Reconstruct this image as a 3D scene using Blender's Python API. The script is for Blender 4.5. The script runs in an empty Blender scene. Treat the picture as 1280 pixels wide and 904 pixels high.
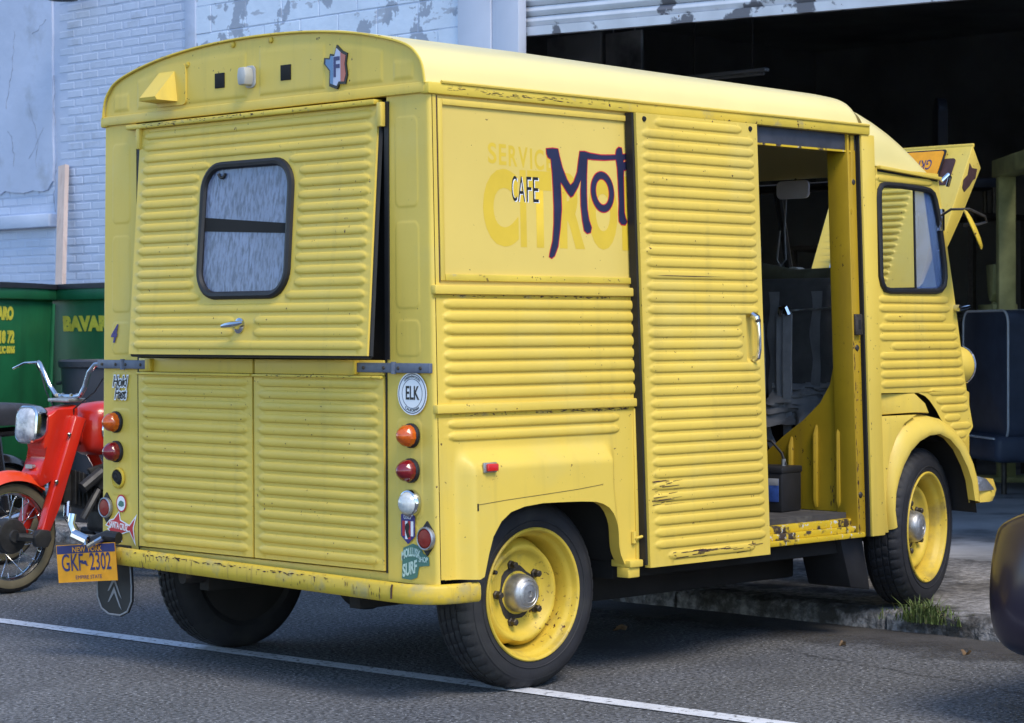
import bpy, bmesh, math, random
from mathutils import Vector, Matrix
random.seed(11)
R = math.radians
S = bpy.context.scene
COL = S.collection

# ------------------------------------------------------------------ camera, sky, sun, exposure
cam_d = bpy.data.cameras.new('camera')
cam = bpy.data.objects.new('camera', cam_d); COL.objects.link(cam)
_r = Vector((0.70185483, -0.71231245, -0.00328132))
_d = Vector((-0.01177368, -0.00699468, -0.99990622))
_f = Vector((0.7122227, 0.70182765, -0.01329579))
_m = Matrix((_r, -_d, -_f)).transposed().to_4x4()
_m.translation = Vector((-5.6807, -6.9697, 1.3302))
cam.matrix_world = _m
cam_d.sensor_width = 36.0
cam_d.lens = 2934.94 / 1280 * 36
cam_d.clip_start = 0.1; cam_d.clip_end = 500
cam_d.dof.use_dof = True
cam_d.dof.focus_distance = 9.6
cam_d.dof.aperture_fstop = 9.0
S.camera = cam

SUN_EL, SUN_AZ = 52, -102          # direction the light comes from (degrees, azimuth from +x towards +y)
w = bpy.data.worlds.new('World'); S.world = w; w.use_nodes = True
nt = w.node_tree
sky = nt.nodes.new('ShaderNodeTexSky'); sky.sky_type = 'NISHITA'; sky.sun_disc = False
sky.sun_elevation = R(SUN_EL); sky.sun_rotation = R(90 - SUN_AZ)
sky.air_density = 1.0; sky.dust_density = 0.2; sky.ozone_density = 3.5
bg = nt.nodes['Background']; bg.inputs[1].default_value = 0.15
nt.links.new(sky.outputs[0], bg.inputs[0])
sd = bpy.data.lights.new('sun', 'SUN'); sd.energy = 1.5; sd.angle = R(24); sd.color = (1.0, 0.89, 0.73)
so = bpy.data.objects.new('sun', sd); COL.objects.link(so)
_v = Vector((math.cos(R(SUN_EL)) * math.cos(R(SUN_AZ)), math.cos(R(SUN_EL)) * math.sin(R(SUN_AZ)), math.sin(R(SUN_EL))))
so.rotation_euler = _v.to_track_quat('Z', 'Y').to_euler()
so.location = _v * 30
S.view_settings.view_transform = 'Standard'; S.view_settings.look = 'None'
S.view_settings.exposure = 1.20; S.view_settings.gamma = 1.0
S.view_settings.use_curve_mapping = False
S.render.engine = 'CYCLES'
S.cycles.use_denoising = True
S.cycles.max_bounces = 8
S.cycles.sample_clamp_indirect = 6

# ------------------------------------------------------------------ materials
def mat(name, col, rough=0.5, metal=0.0, var=0.10, scale=5.0, bump=0.0, bscale=60.0, chips=None, streak=None,
        coat=0.0, second=None, trans=0.0, ior=1.45, emit=0.0, rvar=0.0, spec=0.5, fine=0.0, fstr=0.55, speck=None):
    m = bpy.data.materials.new(name); m.use_nodes = True
    n = m.node_tree.nodes; L = m.node_tree.links
    b = n['Principled BSDF']
    geo = n.new('ShaderNodeNewGeometry'); POS = geo.outputs['Position']
    def noise(sc, det=5.0, vec=None, rgh=0.55):
        t = n.new('ShaderNodeTexNoise'); t.inputs['Scale'].default_value = sc
        t.inputs['Detail'].default_value = det; t.inputs['Roughness'].default_value = rgh
        L.new(vec if vec else POS, t.inputs['Vector']); return t.outputs[0]
    def rng(v, a, b_, c=0.0, d=1.0):
        t = n.new('ShaderNodeMapRange'); L.new(v, t.inputs[0])
        for i, x in enumerate((a, b_, c, d)): t.inputs[1 + i].default_value = x
        return t.outputs[0]
    def mix(fac, A, B, mode='MIX'):
        t = n.new('ShaderNodeMix'); t.data_type = 'RGBA'; t.blend_type = mode
        if isinstance(fac, float): t.inputs[0].default_value = fac
        else: L.new(fac, t.inputs[0])
        for i, x in ((6, A), (7, B)):
            if isinstance(x, tuple): t.inputs[i].default_value = (*x, 1)
            else: L.new(x, t.inputs[i])
        return t.outputs[2]
    def mul(a, b_):
        t = n.new('ShaderNodeMath'); t.operation = 'MULTIPLY'; L.new(a, t.inputs[0])
        if isinstance(b_, float): t.inputs[1].default_value = b_
        else: L.new(b_, t.inputs[1])
        return t.outputs[0]
    c = col
    if var:
        lo = tuple(max(0, x * (1 - var)) for x in col); hi = tuple(min(1, x * (1 + var)) for x in col)
        c = mix(rng(noise(scale), 0.3, 0.7), lo, hi)
    if fine:
        c = mix(rng(noise(fine, 3.0), 0.38, 0.62), c, mix(fstr, c, (0.0, 0.0, 0.0)))
    if speck: c = mix(rng(noise(speck[1], 2.0), speck[2], speck[2] + 0.05), c, speck[0])
    if second:           # (colour, scale, lo, hi) second paint layer / stain by shape
        c = mix(rng(noise(second[1], 7.0, None, 0.6), second[2], second[3]), c, second[0])
    if streak:           # (colour, strength, (sx,sy,sz), lo, hi)
        mp = n.new('ShaderNodeMapping'); mp.inputs['Scale'].default_value = streak[2]
        L.new(POS, mp.inputs[0])
        c = mix(mul(rng(noise(1.0, 6.0, mp.outputs[0]), streak[3], streak[4]), float(streak[1])), c, streak[0])
    if chips:            # (colour, scale, threshold)
        k = mul(rng(noise(chips[1], 4.0), chips[2], chips[2] + 0.02), rng(noise(3.3, 3.0), 0.48, 0.56))
        c = mix(k, c, chips[0])
    if isinstance(c, tuple): b.inputs['Base Color'].default_value = (*c, 1)
    else: L.new(c, b.inputs['Base Color'])
    b.inputs['Roughness'].default_value = rough
    if rvar: L.new(rng(noise(scale * 2.3), 0.3, 0.7, rough - rvar, rough + rvar), b.inputs['Roughness'])
    b.inputs['Metallic'].default_value = metal
    b.inputs['Specular IOR Level'].default_value = spec
    b.inputs['Coat Weight'].default_value = coat
    b.inputs['Coat Roughness'].default_value = 0.15
    b.inputs['Transmission Weight'].default_value = trans
    b.inputs['IOR'].default_value = ior
    if emit: b.inputs['Emission Strength'].default_value = emit
    if bump:
        bp = n.new('ShaderNodeBump'); bp.inputs['Strength'].default_value = 1.0
        bp.inputs['Distance'].default_value = bump
        L.new(noise(bscale, 4.0), bp.inputs['Height']); L.new(bp.outputs[0], b.inputs['Normal'])
    return m

RUST = (0.07, 0.025, 0.012)
YEL = (0.668, 0.476, 0.074)
M = {}
M['yellow'] = mat('yellow_paint', YEL, 0.50, var=0.07, scale=1.3, second=((0.63, 0.475, 0.105), 2.1, 0.52, 0.72), bump=0.0022, bscale=6, chips=(RUST, 55, 0.685),
                  streak=((0.42, 0.31, 0.07), 0.30, (16, 16, 1.4), 0.55, 0.75), rvar=0.08, coat=0.06)
M['yellow_plain'] = mat('yellow_sign_panel', (0.68, 0.50, 0.115), 0.42, var=0.04, scale=2.5, bump=0.001, bscale=7, chips=(RUST, 60, 0.70), rvar=0.05)
M['wheelp'] = mat('yellow_wheel_paint', (0.60, 0.42, 0.045), 0.5, var=0.12, scale=9, chips=(RUST, 60, 0.62), second=((0.33, 0.24, 0.06), 7, 0.54, 0.72), bump=0.0008, bscale=40)
M['yellow_worn'] = mat('yellow_worn_paint', (0.60, 0.41, 0.035), 0.5, var=0.1, scale=6, chips=(RUST, 45, 0.63), second=((0.40, 0.31, 0.10), 9, 0.55, 0.68),
                       streak=((0.26, 0.15, 0.035), 0.55, (55, 55, 4.0), 0.55, 0.70), bump=0.001, bscale=30)
M['yellow_rail'] = mat('yellow_rail_paint', (0.62, 0.45, 0.055), 0.48, var=0.1, scale=5, chips=(RUST, 38, 0.63), second=((0.42, 0.33, 0.12), 11, 0.60, 0.70), bump=0.001, bscale=30)
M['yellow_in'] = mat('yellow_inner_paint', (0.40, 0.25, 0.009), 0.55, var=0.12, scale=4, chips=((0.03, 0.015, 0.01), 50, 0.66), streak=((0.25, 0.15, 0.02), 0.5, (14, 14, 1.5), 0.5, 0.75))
M['roofp'] = mat('pale_roof_paint', (0.76, 0.64, 0.26), 0.38, var=0.05, scale=1.6, chips=(RUST, 60, 0.75), coat=0.3, bump=0.001, bscale=8)  # paler yellow for the roof and cab roof
M['ghost'] = mat('faded_lettering', (0.66, 0.45, 0.035), 0.42, var=0.06, scale=8)
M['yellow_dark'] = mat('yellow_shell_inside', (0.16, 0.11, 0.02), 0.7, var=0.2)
M['black'] = mat('black_rubber', (0.012, 0.012, 0.014), 0.55, var=0.25, scale=12)
M['void'] = mat('dark_inside', (0.010, 0.010, 0.010), 0.9, var=0.2)
M['tyre'] = mat('tyre_rubber', (0.015, 0.015, 0.018), 0.7, var=0.25, scale=9, bump=0.0006, bscale=120, second=((0.035, 0.034, 0.033), 6, 0.5, 0.8))
M['under'] = mat('underbody_dirt', (0.018, 0.016, 0.015), 0.9, var=0.3)
M['trackm'] = mat('dark_track_steel', (0.045, 0.05, 0.066), 0.5, var=0.25, scale=12, chips=(RUST, 40, 0.66))
M['blue_steel'] = mat('blue_grey_strap', (0.11, 0.13, 0.18), 0.5, var=0.2, scale=20, chips=(RUST, 60, 0.7), metal=0.2)
M['chrome'] = mat('chrome', (0.62, 0.63, 0.65), 0.14, 1.0, var=0.08, rvar=0.05)
M['alu'] = mat('dull_aluminium', (0.40, 0.40, 0.40), 0.46, 0.85, var=0.2, scale=25, rvar=0.10, chips=((0.08, 0.07, 0.06), 60, 0.66))
M['treadp'] = mat('diamond_tread_plate', (0.55, 0.55, 0.56), 0.32, 0.9, var=0.15, scale=40, bump=0.006, bscale=75)
M['steel'] = mat('dark_bolt_steel', (0.07, 0.06, 0.05), 0.55, 0.6, var=0.3, scale=40)
M['amber'] = mat('amber_lens', (0.52, 0.085, 0.004), 0.15, var=0.25, scale=60, coat=0.6)
M['redlens'] = mat('red_lens', (0.17, 0.006, 0.010), 0.15, var=0.25, scale=60, coat=0.6)
M['redbright'] = mat('red_marker_lens', (0.62, 0.02, 0.02), 0.2, var=0.1, scale=60, coat=0.5)
M['whitelens'] = mat('clear_lens', (0.50, 0.52, 0.52), 0.15, var=0.15, scale=80, coat=0.8)
M['reflector'] = mat('red_reflector', (0.22, 0.012, 0.008), 0.35, var=0.2, scale=150)
M['white'] = mat('white_vinyl', (0.78, 0.79, 0.80), 0.4, var=0.03)
M['navy'] = mat('navy_paint', (0.018, 0.020, 0.055), 0.4, var=0.2, scale=10)
M['ink'] = mat('black_ink', (0.010, 0.010, 0.012), 0.4, var=0.1)
M['badgered'] = mat('faded_red_enamel', (0.42, 0.13, 0.10), 0.4, var=0.1)
M['badgeblue'] = mat('faded_blue_enamel', (0.10, 0.20, 0.36), 0.4, var=0.1)
M['badgewhite'] = mat('dull_silver_enamel', (0.42, 0.46, 0.60), 0.4, var=0.1)
M['redink'] = mat('red_ink', (0.50, 0.02, 0.03), 0.4, var=0.1)
M['blueink'] = mat('blue_ink', (0.04, 0.10, 0.33), 0.4, var=0.15)
M['purple'] = mat('purple_ink', (0.03, 0.02, 0.16), 0.4, var=0.15)
M['teal'] = mat('teal_ink', (0.06, 0.17, 0.13), 0.45, var=0.1)
M['mint'] = mat('pale_mint_ink', (0.48, 0.62, 0.54), 0.45, var=0.08)
M['gold'] = mat('gold_plate', (0.72, 0.30, 0.008), 0.4, var=0.08, scale=25)
M['platenavy'] = mat('plate_navy', (0.025, 0.030, 0.12), 0.4, var=0.1)
M['greyp'] = mat('grey_plastic', (0.38, 0.38, 0.37), 0.4, var=0.1, scale=20)
M['redp'] = mat('red_bike_paint', (0.56, 0.022, 0.010), 0.28, var=0.08, scale=5, coat=0.6, chips=((0.04, 0.02, 0.02), 70, 0.74))
M['orange'] = mat('faded_orange_red_paint', (0.66, 0.055, 0.012), 0.32, var=0.08, scale=5, coat=0.4)
M['blackp'] = mat('black_bike_paint', (0.012, 0.011, 0.012), 0.2, var=0.2, coat=0.6)
M['vinyl'] = mat('black_vinyl', (0.035, 0.037, 0.045), 0.45, var=0.2, scale=20)
M['engine'] = mat('oily_engine_metal', (0.055, 0.055, 0.058), 0.5, 0.6, var=0.4, scale=14)
M['whitewall'] = mat('aged_sidewall', (0.11, 0.095, 0.062), 0.75, var=0.2, scale=10)
M['green'] = mat('green_dumpster_paint', (0.012, 0.128, 0.052), 0.5, var=0.22, scale=3, chips=((0.12, 0.16, 0.10), 30, 0.74), streak=((0.008, 0.05, 0.025), 0.6, (6, 6, .8), 0.5, 0.75), bump=0.004, bscale=3)
M['lid'] = mat('black_lid', (0.015, 0.016, 0.022), 0.55, var=0.3, scale=8)
M['stencil'] = mat('yellow_stencil', (0.62, 0.56, 0.06), 0.6, var=0.15, scale=25, second=((0.05, 0.14, 0.05), 14, 0.6, 0.72))
M['bin'] = mat('grey_bin_plastic', (0.032, 0.036, 0.048), 0.5, var=0.15)
M['wood'] = mat('raw_wood', (0.55, 0.43, 0.38), 0.75, var=0.12, scale=3, streak=((0.35, 0.22, 0.18), 0.5, (60, 60, 3), 0.5, 0.75))
M['wall'] = mat('painted_wall', (0.42, 0.48, 0.62), 0.8, var=0.07, scale=1.4, second=((0.30, 0.33, 0.40), 2.2, 0.58, 0.74), bump=0.006, bscale=7)
M['brick'] = mat('painted_brick', (0.45, 0.51, 0.64), 0.8, var=0.08, scale=2.2, second=((0.33, 0.36, 0.44), 2.6, 0.58, 0.76), bump=0.003, bscale=22)
M['peel'] = mat('peeling_paint', (0.58, 0.66, 0.78), 0.75, var=0.06, scale=3, second=((0.30, 0.34, 0.42), 4.2, 0.555, 0.57), streak=((0.33, 0.36, 0.43), 0.8, (3, 3, 9), 0.60, 0.62), bump=0.004, bscale=14)
M['wallcrack'] = mat('wall_crack', (0.24, 0.26, 0.33), 0.9, var=0.2)
M['trim'] = mat('painted_jamb', (0.44, 0.48, 0.58), 0.6, var=0.06, scale=3, chips=(RUST, 40, 0.75))
M['shutter'] = mat('shutter_white_paint', (0.55, 0.57, 0.62), 0.6, var=0.1, scale=5, second=((0.13, 0.13, 0.15), 3.6, 0.57, 0.6), chips=(RUST, 30, 0.7))
M['asphalt'] = mat('asphalt', (0.155, 0.157, 0.165), 0.85, var=0.25, scale=1.1, bump=0.016, bscale=48, second=((0.060, 0.060, 0.063), 0.85, 0.55, 0.70), fine=58, fstr=0.80, speck=((0.36, 0.365, 0.38), 62, 0.63))
M['concrete'] = mat('concrete_pavement', (0.30, 0.29, 0.29), 0.85, var=0.28, scale=1.3, bump=0.010, bscale=30, second=((0.060, 0.058, 0.058), 2.6, 0.50, 0.62), fine=38, fstr=0.6)
M['kerb'] = mat('kerb_stone', (0.23, 0.225, 0.23), 0.9, var=0.4, scale=5, bump=0.030, bscale=22, second=((0.040, 0.038, 0.036), 6, 0.47, 0.60), fine=30, fstr=0.6)
M['gutter'] = mat('gutter_dirt', (0.075, 0.070, 0.068), 0.95, var=0.35, scale=3, bump=0.004, bscale=90, fine=150)
M['crackm'] = mat('road_crack', (0.028, 0.027, 0.027), 0.95, var=0.3, scale=20)
M['line'] = mat('worn_road_paint', (0.60, 0.61, 0.64), 0.7, var=0.12, scale=5, second=((0.12, 0.12, 0.13), 34, 0.56, 0.64), bump=0.006, bscale=60)
M['garage'] = mat('dim_garage_wall', (0.26, 0.265, 0.27), 0.9, var=0.35, scale=0.8)
M['gfloor'] = mat('garage_floor', (0.42, 0.41, 0.41), 0.75, var=0.3, scale=1.2, second=((0.12, 0.12, 0.12), 1.7, 0.5, 0.7))
M['lift'] = mat('olive_machine_paint', (0.46, 0.48, 0.22), 0.5, var=0.25, scale=6)
M['boothv'] = mat('navy_booth_vinyl', (0.050, 0.063, 0.10), 0.5, var=0.2, scale=6)
M['piping'] = mat('pale_piping', (0.60, 0.62, 0.66), 0.5, var=0.1)
M['carpaint'] = mat('dark_car_paint', (0.022, 0.016, 0.034), 0.30, 0.25, var=0.1, coat=0.35)
M['carlens'] = mat('smoked_lamp_lens', (0.16, 0.16, 0.17), 0.08, var=0.2, scale=30, coat=1.0)
M['carglass'] = mat('car_glass', (0.012, 0.014, 0.016), 0.05, var=0.1, coat=0.5)
M['seat'] = mat('grey_seat_cloth', (0.055, 0.055, 0.055), 0.85, var=0.25, scale=12, bump=0.002, bscale=50)
M['canvas'] = mat('grey_webbing', (0.23, 0.235, 0.25), 0.7, var=0.15, scale=18)
M['olive'] = mat('olive_cloth', (0.10, 0.095, 0.06), 0.85, var=0.25, scale=9)
M['canvas_dim'] = mat('grey_dust_cloth', (0.17, 0.17, 0.175), 0.85, var=0.25, scale=9)
M['ply'] = mat('dark_floor_mat', (0.045, 0.042, 0.042), 0.85, var=0.3, scale=9, second=((0.13, 0.12, 0.10), 7, 0.55, 0.75))
M['sillm'] = mat('scraped_sill', (0.56, 0.38, 0.015), 0.5, var=0.15, scale=8, second=((0.05, 0.035, 0.025), 16, 0.53, 0.6), chips=((0.5, 0.5, 0.48), 40, 0.62))
M['glass'] = mat('window_glass', (0.9, 0.95, 1.0), 0.02, var=0.0, trans=1.0, ior=1.12)
M['frost'] = mat('crazed_window_film', (0.155, 0.19, 0.285), 0.35, var=0.2, streak=((0.055, 0.068, 0.11), 0.9, (75, 75, 24), 0.42, 0.66), bump=0.003, bscale=22, coat=0.3)
def tinted(name, col, alpha):
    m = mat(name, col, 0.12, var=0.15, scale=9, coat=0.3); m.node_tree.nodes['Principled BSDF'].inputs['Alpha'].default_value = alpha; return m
M['sky_glass'] = tinted('sky_tint_glass', (0.22, 0.33, 0.62), 0.40)  # sky reflection painted as a see-through blue colour
M['headglass'] = mat('headlamp_glass', (0.42, 0.43, 0.46), 0.10, var=0.55, scale=16, coat=0.8, bump=0.004, bscale=55)
M['mirrorface'] = mat('mirror_sky_tint', (0.80, 0.80, 0.90), 0.3, var=0.08)  # reflected sky painted as a pale lavender colour
M['mirror'] = mat('mirror', (0.75, 0.78, 0.8), 0.05, 1.0, var=0.0)
M['bluelabel'] = mat('blue_label', (0.03, 0.07, 0.25), 0.4, var=0.3, scale=30)
M['weed'] = mat('weed_blades', (0.090, 0.125, 0.030), 0.7, var=0.45, scale=25, second=((0.16, 0.13, 0.06), 30, 0.58, 0.66))
M['leafm'] = mat('dry_leaf', (0.16, 0.10, 0.05), 0.8, var=0.3, scale=30)
M['brown'] = mat('bare_primer', (0.05, 0.022, 0.022), 0.7, var=0.3, scale=20)
M['lamp'] = mat('lamp_enamel', (0.03, 0.035, 0.04), 0.4)

# ------------------------------------------------------------------ geometry helpers
XF = [Matrix.Identity(4)]
WM = {}
def sharp(me, ang=35):
    for p in me.polygons: p.use_smooth = True
    me.set_sharp_from_angle(angle=R(ang))
def attach(o, parent):
    if parent is not None:
        o.parent = parent
        o.matrix_parent_inverse = WM.get(parent.name, Matrix.Identity(4)).inverted()
    return o
def thing(name, label, cat, loc=(0, 0, 0), group=None, kind=None):
    o = bpy.data.objects.new(name, None); COL.objects.link(o); o.empty_display_size = 0.1
    o.location = loc; WM[o.name] = Matrix.Translation(Vector(loc))
    tag(o, label, cat, group, kind); return o
def tag(o, label=None, cat=None, group=None, kind=None):
    if label: o['label'] = label
    if cat: o['category'] = cat
    if group: o['group'] = group
    if kind: o['kind'] = kind
    return o
class MB:
    def __init__(s): s.v = []; s.f = []
    def add(s, v, f):
        k = len(s.v); s.v += [Vector(p) for p in v]; s.f += [tuple(i + k for i in q) for q in f]; return s
    def addbm(s, bm):
        bm.verts.index_update()
        s.add([v.co.copy() for v in bm.verts], [[v.index for v in f.verts] for f in bm.faces]); bm.free(); return s
    def box(s, x0, x1, y0, y1, z0, z1, r=0.0, rot=None, seg=2):
        bm = bmesh.new(); bmesh.ops.create_cube(bm, size=1)
        for v in bm.verts: v.co = Vector((x0 + (v.co.x + .5) * (x1 - x0), y0 + (v.co.y + .5) * (y1 - y0), z0 + (v.co.z + .5) * (z1 - z0)))
        if r: bmesh.ops.bevel(bm, geom=bm.edges[:], offset=r, segments=seg, profile=0.5, affect='EDGES', clamp_overlap=True)
        if rot is not None:
            for v in bm.verts: v.co = rot @ v.co
        return s.addbm(bm)
    def tube(s, pts, r, n=8, closed=False, caps=True, flat=None):
        pts = [Vector(p) for p in pts]; m = len(pts)
        rr = r if isinstance(r, (list, tuple)) else [r] * m
        ts = []
        for i in range(m):
            a = pts[(i - 1) % m] if (closed or i > 0) else pts[i]
            b = pts[(i + 1) % m] if (closed or i < m - 1) else pts[i]
            ts.append((b - a).normalized())
        u = ts[0].orthogonal().normalized() if flat is None else (Vector(flat) - Vector(flat).dot(ts[0]) * ts[0]).normalized()
        vs = []
        for i in range(m):
            u = (u - u.dot(ts[i]) * ts[i]).normalized(); w_ = ts[i].cross(u)
            for k in range(n):
                a = 2 * math.pi * k / n
                vs.append(pts[i] + (u * math.cos(a) + w_ * math.sin(a)) * rr[i])
        fs = []
        for i in range(m if closed else m - 1):
            j = (i + 1) % m
            for k in range(n): fs.append((i * n + k, i * n + (k + 1) % n, j * n + (k + 1) % n, j * n + k))
        if caps and not closed: fs += [tuple(range(n))[::-1], tuple((m - 1) * n + k for k in range(n))]
        return s.add(vs, fs)
    def lathe(s, prof, o, ax, n=32, fun=None, start=None):
        o = Vector(o); ax = Vector(ax).normalized(); u = Vector(start).normalized() if start else ax.orthogonal().normalized(); w_ = ax.cross(u)
        vs = []; fs = []; m = len(prof)
        for k in range(n):
            a = 2 * math.pi * k / n
            for j, (r, h) in enumerate(prof):
                if fun: r, h = fun(a, k, j, r, h)
                vs.append(o + ax * h + (u * math.cos(a) + w_ * math.sin(a)) * r)
        for k in range(n):
            for j in range(m - 1): fs.append((k * m + j, k * m + j + 1, ((k + 1) % n) * m + j + 1, ((k + 1) % n) * m + j))
        return s.add(vs, fs)
    def prism(s, poly, fr, d0, d1, r=0.0):
        """poly of (a,b); fr(a,b,d)->xyz"""
        n = len(poly)
        vs = [fr(a, b, d0) for a, b in poly] + [fr(a, b, d1) for a, b in poly]
        fs = [tuple(range(n))[::-1], tuple(range(n, 2 * n))] + [(i, (i + 1) % n, n + (i + 1) % n, n + i) for i in range(n)]
        if r:
            bm = bmesh.new(); bv = [bm.verts.new(Vector(p)) for p in vs]
            for f in fs: bm.faces.new([bv[i] for i in f])
            bmesh.ops.bevel(bm, geom=bm.edges[:], offset=r, segments=2, profile=0.5, affect='EDGES', clamp_overlap=True)
            return s.addbm(bm)
        return s.add(vs, fs)
    def loft(s, secs, closed=False, cap=False):
        n = len(secs[0]); vs = [p for q in secs for p in q]; fs = []
        for i in range(len(secs) - 1):
            for k in range(n if closed else n - 1):
                fs.append((i * n + k, i * n + (k + 1) % n, (i + 1) * n + (k + 1) % n, (i + 1) * n + k))
        if cap: fs += [tuple(range(n))[::-1], tuple((len(secs) - 1) * n + k for k in range(n))]
        return s.add(vs, fs)
    def ball(s, c, r, sc=(1, 1, 1), n=20, m=12):
        vs = [(c[0], c[1], c[2] + r * sc[2])]; fs = []
        for i in range(1, m):
            t = math.pi * i / m
            for k in range(n):
                a = 2 * math.pi * k / n
                vs.append((c[0] + r * sc[0] * math.sin(t) * math.cos(a), c[1] + r * sc[1] * math.sin(t) * math.sin(a), c[2] + r * sc[2] * math.cos(t)))
        vs.append((c[0], c[1], c[2] - r * sc[2])); e = len(vs) - 1
        for k in range(n):
            fs.append((0, 1 + k, 1 + (k + 1) % n)); fs.append((e, e - n + (k + 1) % n, e - n + k))
        for i in range(m - 2):
            for k in range(n): fs.append((1 + i * n + k, 1 + (i + 1) * n + k, 1 + (i + 1) * n + (k + 1) % n, 1 + i * n + (k + 1) % n))
        return s.add(vs, fs)
    def grid(s, us, vs_, pos, h, hole=None):
        nu = len(us); V = [pos(u, v, h(u, v)) for v in vs_ for u in us]; F = []
        for j in range(len(vs_) - 1):
            for i in range(nu - 1):
                if hole and hole((us[i] + us[i + 1]) / 2, (vs_[j] + vs_[j + 1]) / 2): continue
                F.append((j * nu + i, j * nu + i + 1, (j + 1) * nu + i + 1, (j + 1) * nu + i))
        return s.add(V, F)
    def obj(s, name, m, parent=None, ang=35, flat=False, doubles=False):
        me = bpy.data.meshes.new(name)
        me.from_pydata([XF[0] @ p for p in s.v], [], s.f)
        bm = bmesh.new(); bm.from_mesh(me)
        if doubles: bmesh.ops.remove_doubles(bm, verts=bm.verts[:], dist=1e-5)
        loose = [v for v in bm.verts if not v.link_faces]
        if loose: bmesh.ops.delete(bm, geom=loose, context='VERTS')
        bmesh.ops.recalc_face_normals(bm, faces=bm.faces[:])
        bm.to_mesh(me); bm.free()
        if not flat: sharp(me, ang)
        me.materials.append(M[m] if isinstance(m, str) else m)
        o = bpy.data.objects.new(name, me); COL.objects.link(o)
        return attach(o, parent)
def lerp(a, b, t): return a + (b - a) * t
def sm(a, b, x):
    t = min(1, max(0, (x - a) / (b - a))); return t * t * (3 - 2 * t)
def frange(a, b, n): return [a + (b - a) * i / (n - 1) for i in range(n)]
def uniq(xs, eps=1e-4):
    o = []
    for x in sorted(xs):
        if not o or x - o[-1] > eps: o.append(x)
    return o
def rrect(w_, h_, r, n=5):
    out = []
    for cx, cy, a0 in ((w_ / 2 - r, h_ / 2 - r, 0), (-w_ / 2 + r, h_ / 2 - r, 90), (-w_ / 2 + r, -h_ / 2 + r, 180), (w_ / 2 - r, -h_ / 2 + r, 270)):
        for i in range(n):
            a = R(a0 + 90 * i / (n - 1)); out.append((cx + r * math.cos(a), cy + r * math.sin(a)))
    return out
def ellipse(rx, ry, n=32): return [(rx * math.cos(2 * math.pi * i / n), ry * math.sin(2 * math.pi * i / n)) for i in range(n)]
def inpoly(x, y, P):
    c = False; j = len(P) - 1
    for i in range(len(P)):
        if (P[i][1] > y) != (P[j][1] > y) and x < (P[j][0] - P[i][0]) * (y - P[i][1]) / (P[j][1] - P[i][1]) + P[i][0]: c = not c
        j = i
    return c

# ribs: list of (ua, ub, vc); returns height function and sample rows/columns
RW = 0.0168; RH = 0.0072; RL = 0.052
def rib_rows(vcs, v0, v1, wd=RW, extra=()):
    xs = [v0, v1, *extra]
    for c in vcs:
        for k in (-1, -.86, -.62, -.32, 0, .32, .62, .86, 1):
            x = c + k * wd
            if v0 < x < v1: xs.append(x)
    return uniq(xs, 5e-4)
def rib_cols(ends, u0, u1, extra=(), step=0.12):
    xs = [u0, u1, *extra] + frange(u0, u1, max(2, int((u1 - u0) / step)))
    for a, b in ends:
        for t in (0, .06, .16, .32, .55, .8, 1):
            for x in (a + RL * t, b - RL * t):
                if u0 < x < u1: xs.append(x)
    return uniq(xs, 2e-3)
def rib_h(ribs, wd=RW, H=RH, base=None):
    def h(u, v):
        z = base(u, v) if base else 0.0
        for a, b, c in ribs:
            d = abs(v - c)
            if d < wd and a < u < b:
                e = min(1, min(u - a, b - u) / RL); e = math.sqrt(max(0, 1 - (1 - e) ** 2))
                ww = wd * (0.10 + 0.90 * e)
                if d < ww: z += H * (0.30 + 0.70 * e) * math.sqrt(1 - (d / ww) ** 2) ** 0.85
        return z
    return h

def text(s, size, m, parent, name, o, ux, uz, xs=1.0, shear=0.0, off=0.0, align='CENTER', ext=0.0004, space=1.0, fn=None):
    cu = bpy.data.curves.new('t', 'FONT'); cu.body = s; cu.size = size; cu.shear = shear; cu.offset = off
    cu.align_x = align; cu.align_y = 'CENTER'; cu.extrude = ext; cu.resolution_u = 4; cu.space_character = space
    ob = bpy.data.objects.new('t', cu); COL.objects.link(ob)
    dg = bpy.context.evaluated_depsgraph_get(); dg.update()
    me = bpy.data.meshes.new_from_object(ob.evaluated_get(dg))
    bpy.data.objects.remove(ob); bpy.data.curves.remove(cu)
    o = Vector(o); ux = Vector(ux); uz = Vector(uz); n = ux.cross(uz).normalized()
    for v in me.vertices:
        a, b = v.co.x * xs, v.co.y
        if fn: a, b = fn(a, b)
        v.co = XF[0] @ (o + ux * a + uz * b + n * v.co.z)
    me.name = name; me.materials.clear(); me.materials.append(M[m])
    ob = bpy.data.objects.new(name, me); COL.objects.link(ob)
    return attach(ob, parent)
def shape(polys, m, parent, name, fr, off=0.0, d=0.0006):
    """flat cut-out of closed outlines (even-odd) laid on frame fr(a,b,d)"""
    cu = bpy.data.curves.new('t', 'CURVE'); cu.dimensions = '2D'; cu.fill_mode = 'BOTH'; cu.extrude = d / 2; cu.offset = off
    for P in polys:
        sp = cu.splines.new('POLY'); sp.points.add(len(P) - 1); sp.use_cyclic_u = True
        for i, (a, b) in enumerate(P): sp.points[i].co = (a, b, 0, 1)
    ob = bpy.data.objects.new('t', cu); COL.objects.link(ob)
    dg = bpy.context.evaluated_depsgraph_get(); dg.update()
    me = bpy.data.meshes.new_from_object(ob.evaluated_get(dg))
    bpy.data.objects.remove(ob); bpy.data.curves.remove(cu)
    for v in me.vertices: v.co = XF[0] @ Vector(fr(v.co.x, v.co.y, v.co.z))
    me.name = name; me.materials.clear(); me.materials.append(M[m])
    ob = bpy.data.objects.new(name, me); COL.objects.link(ob)
    return attach(ob, parent)

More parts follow.
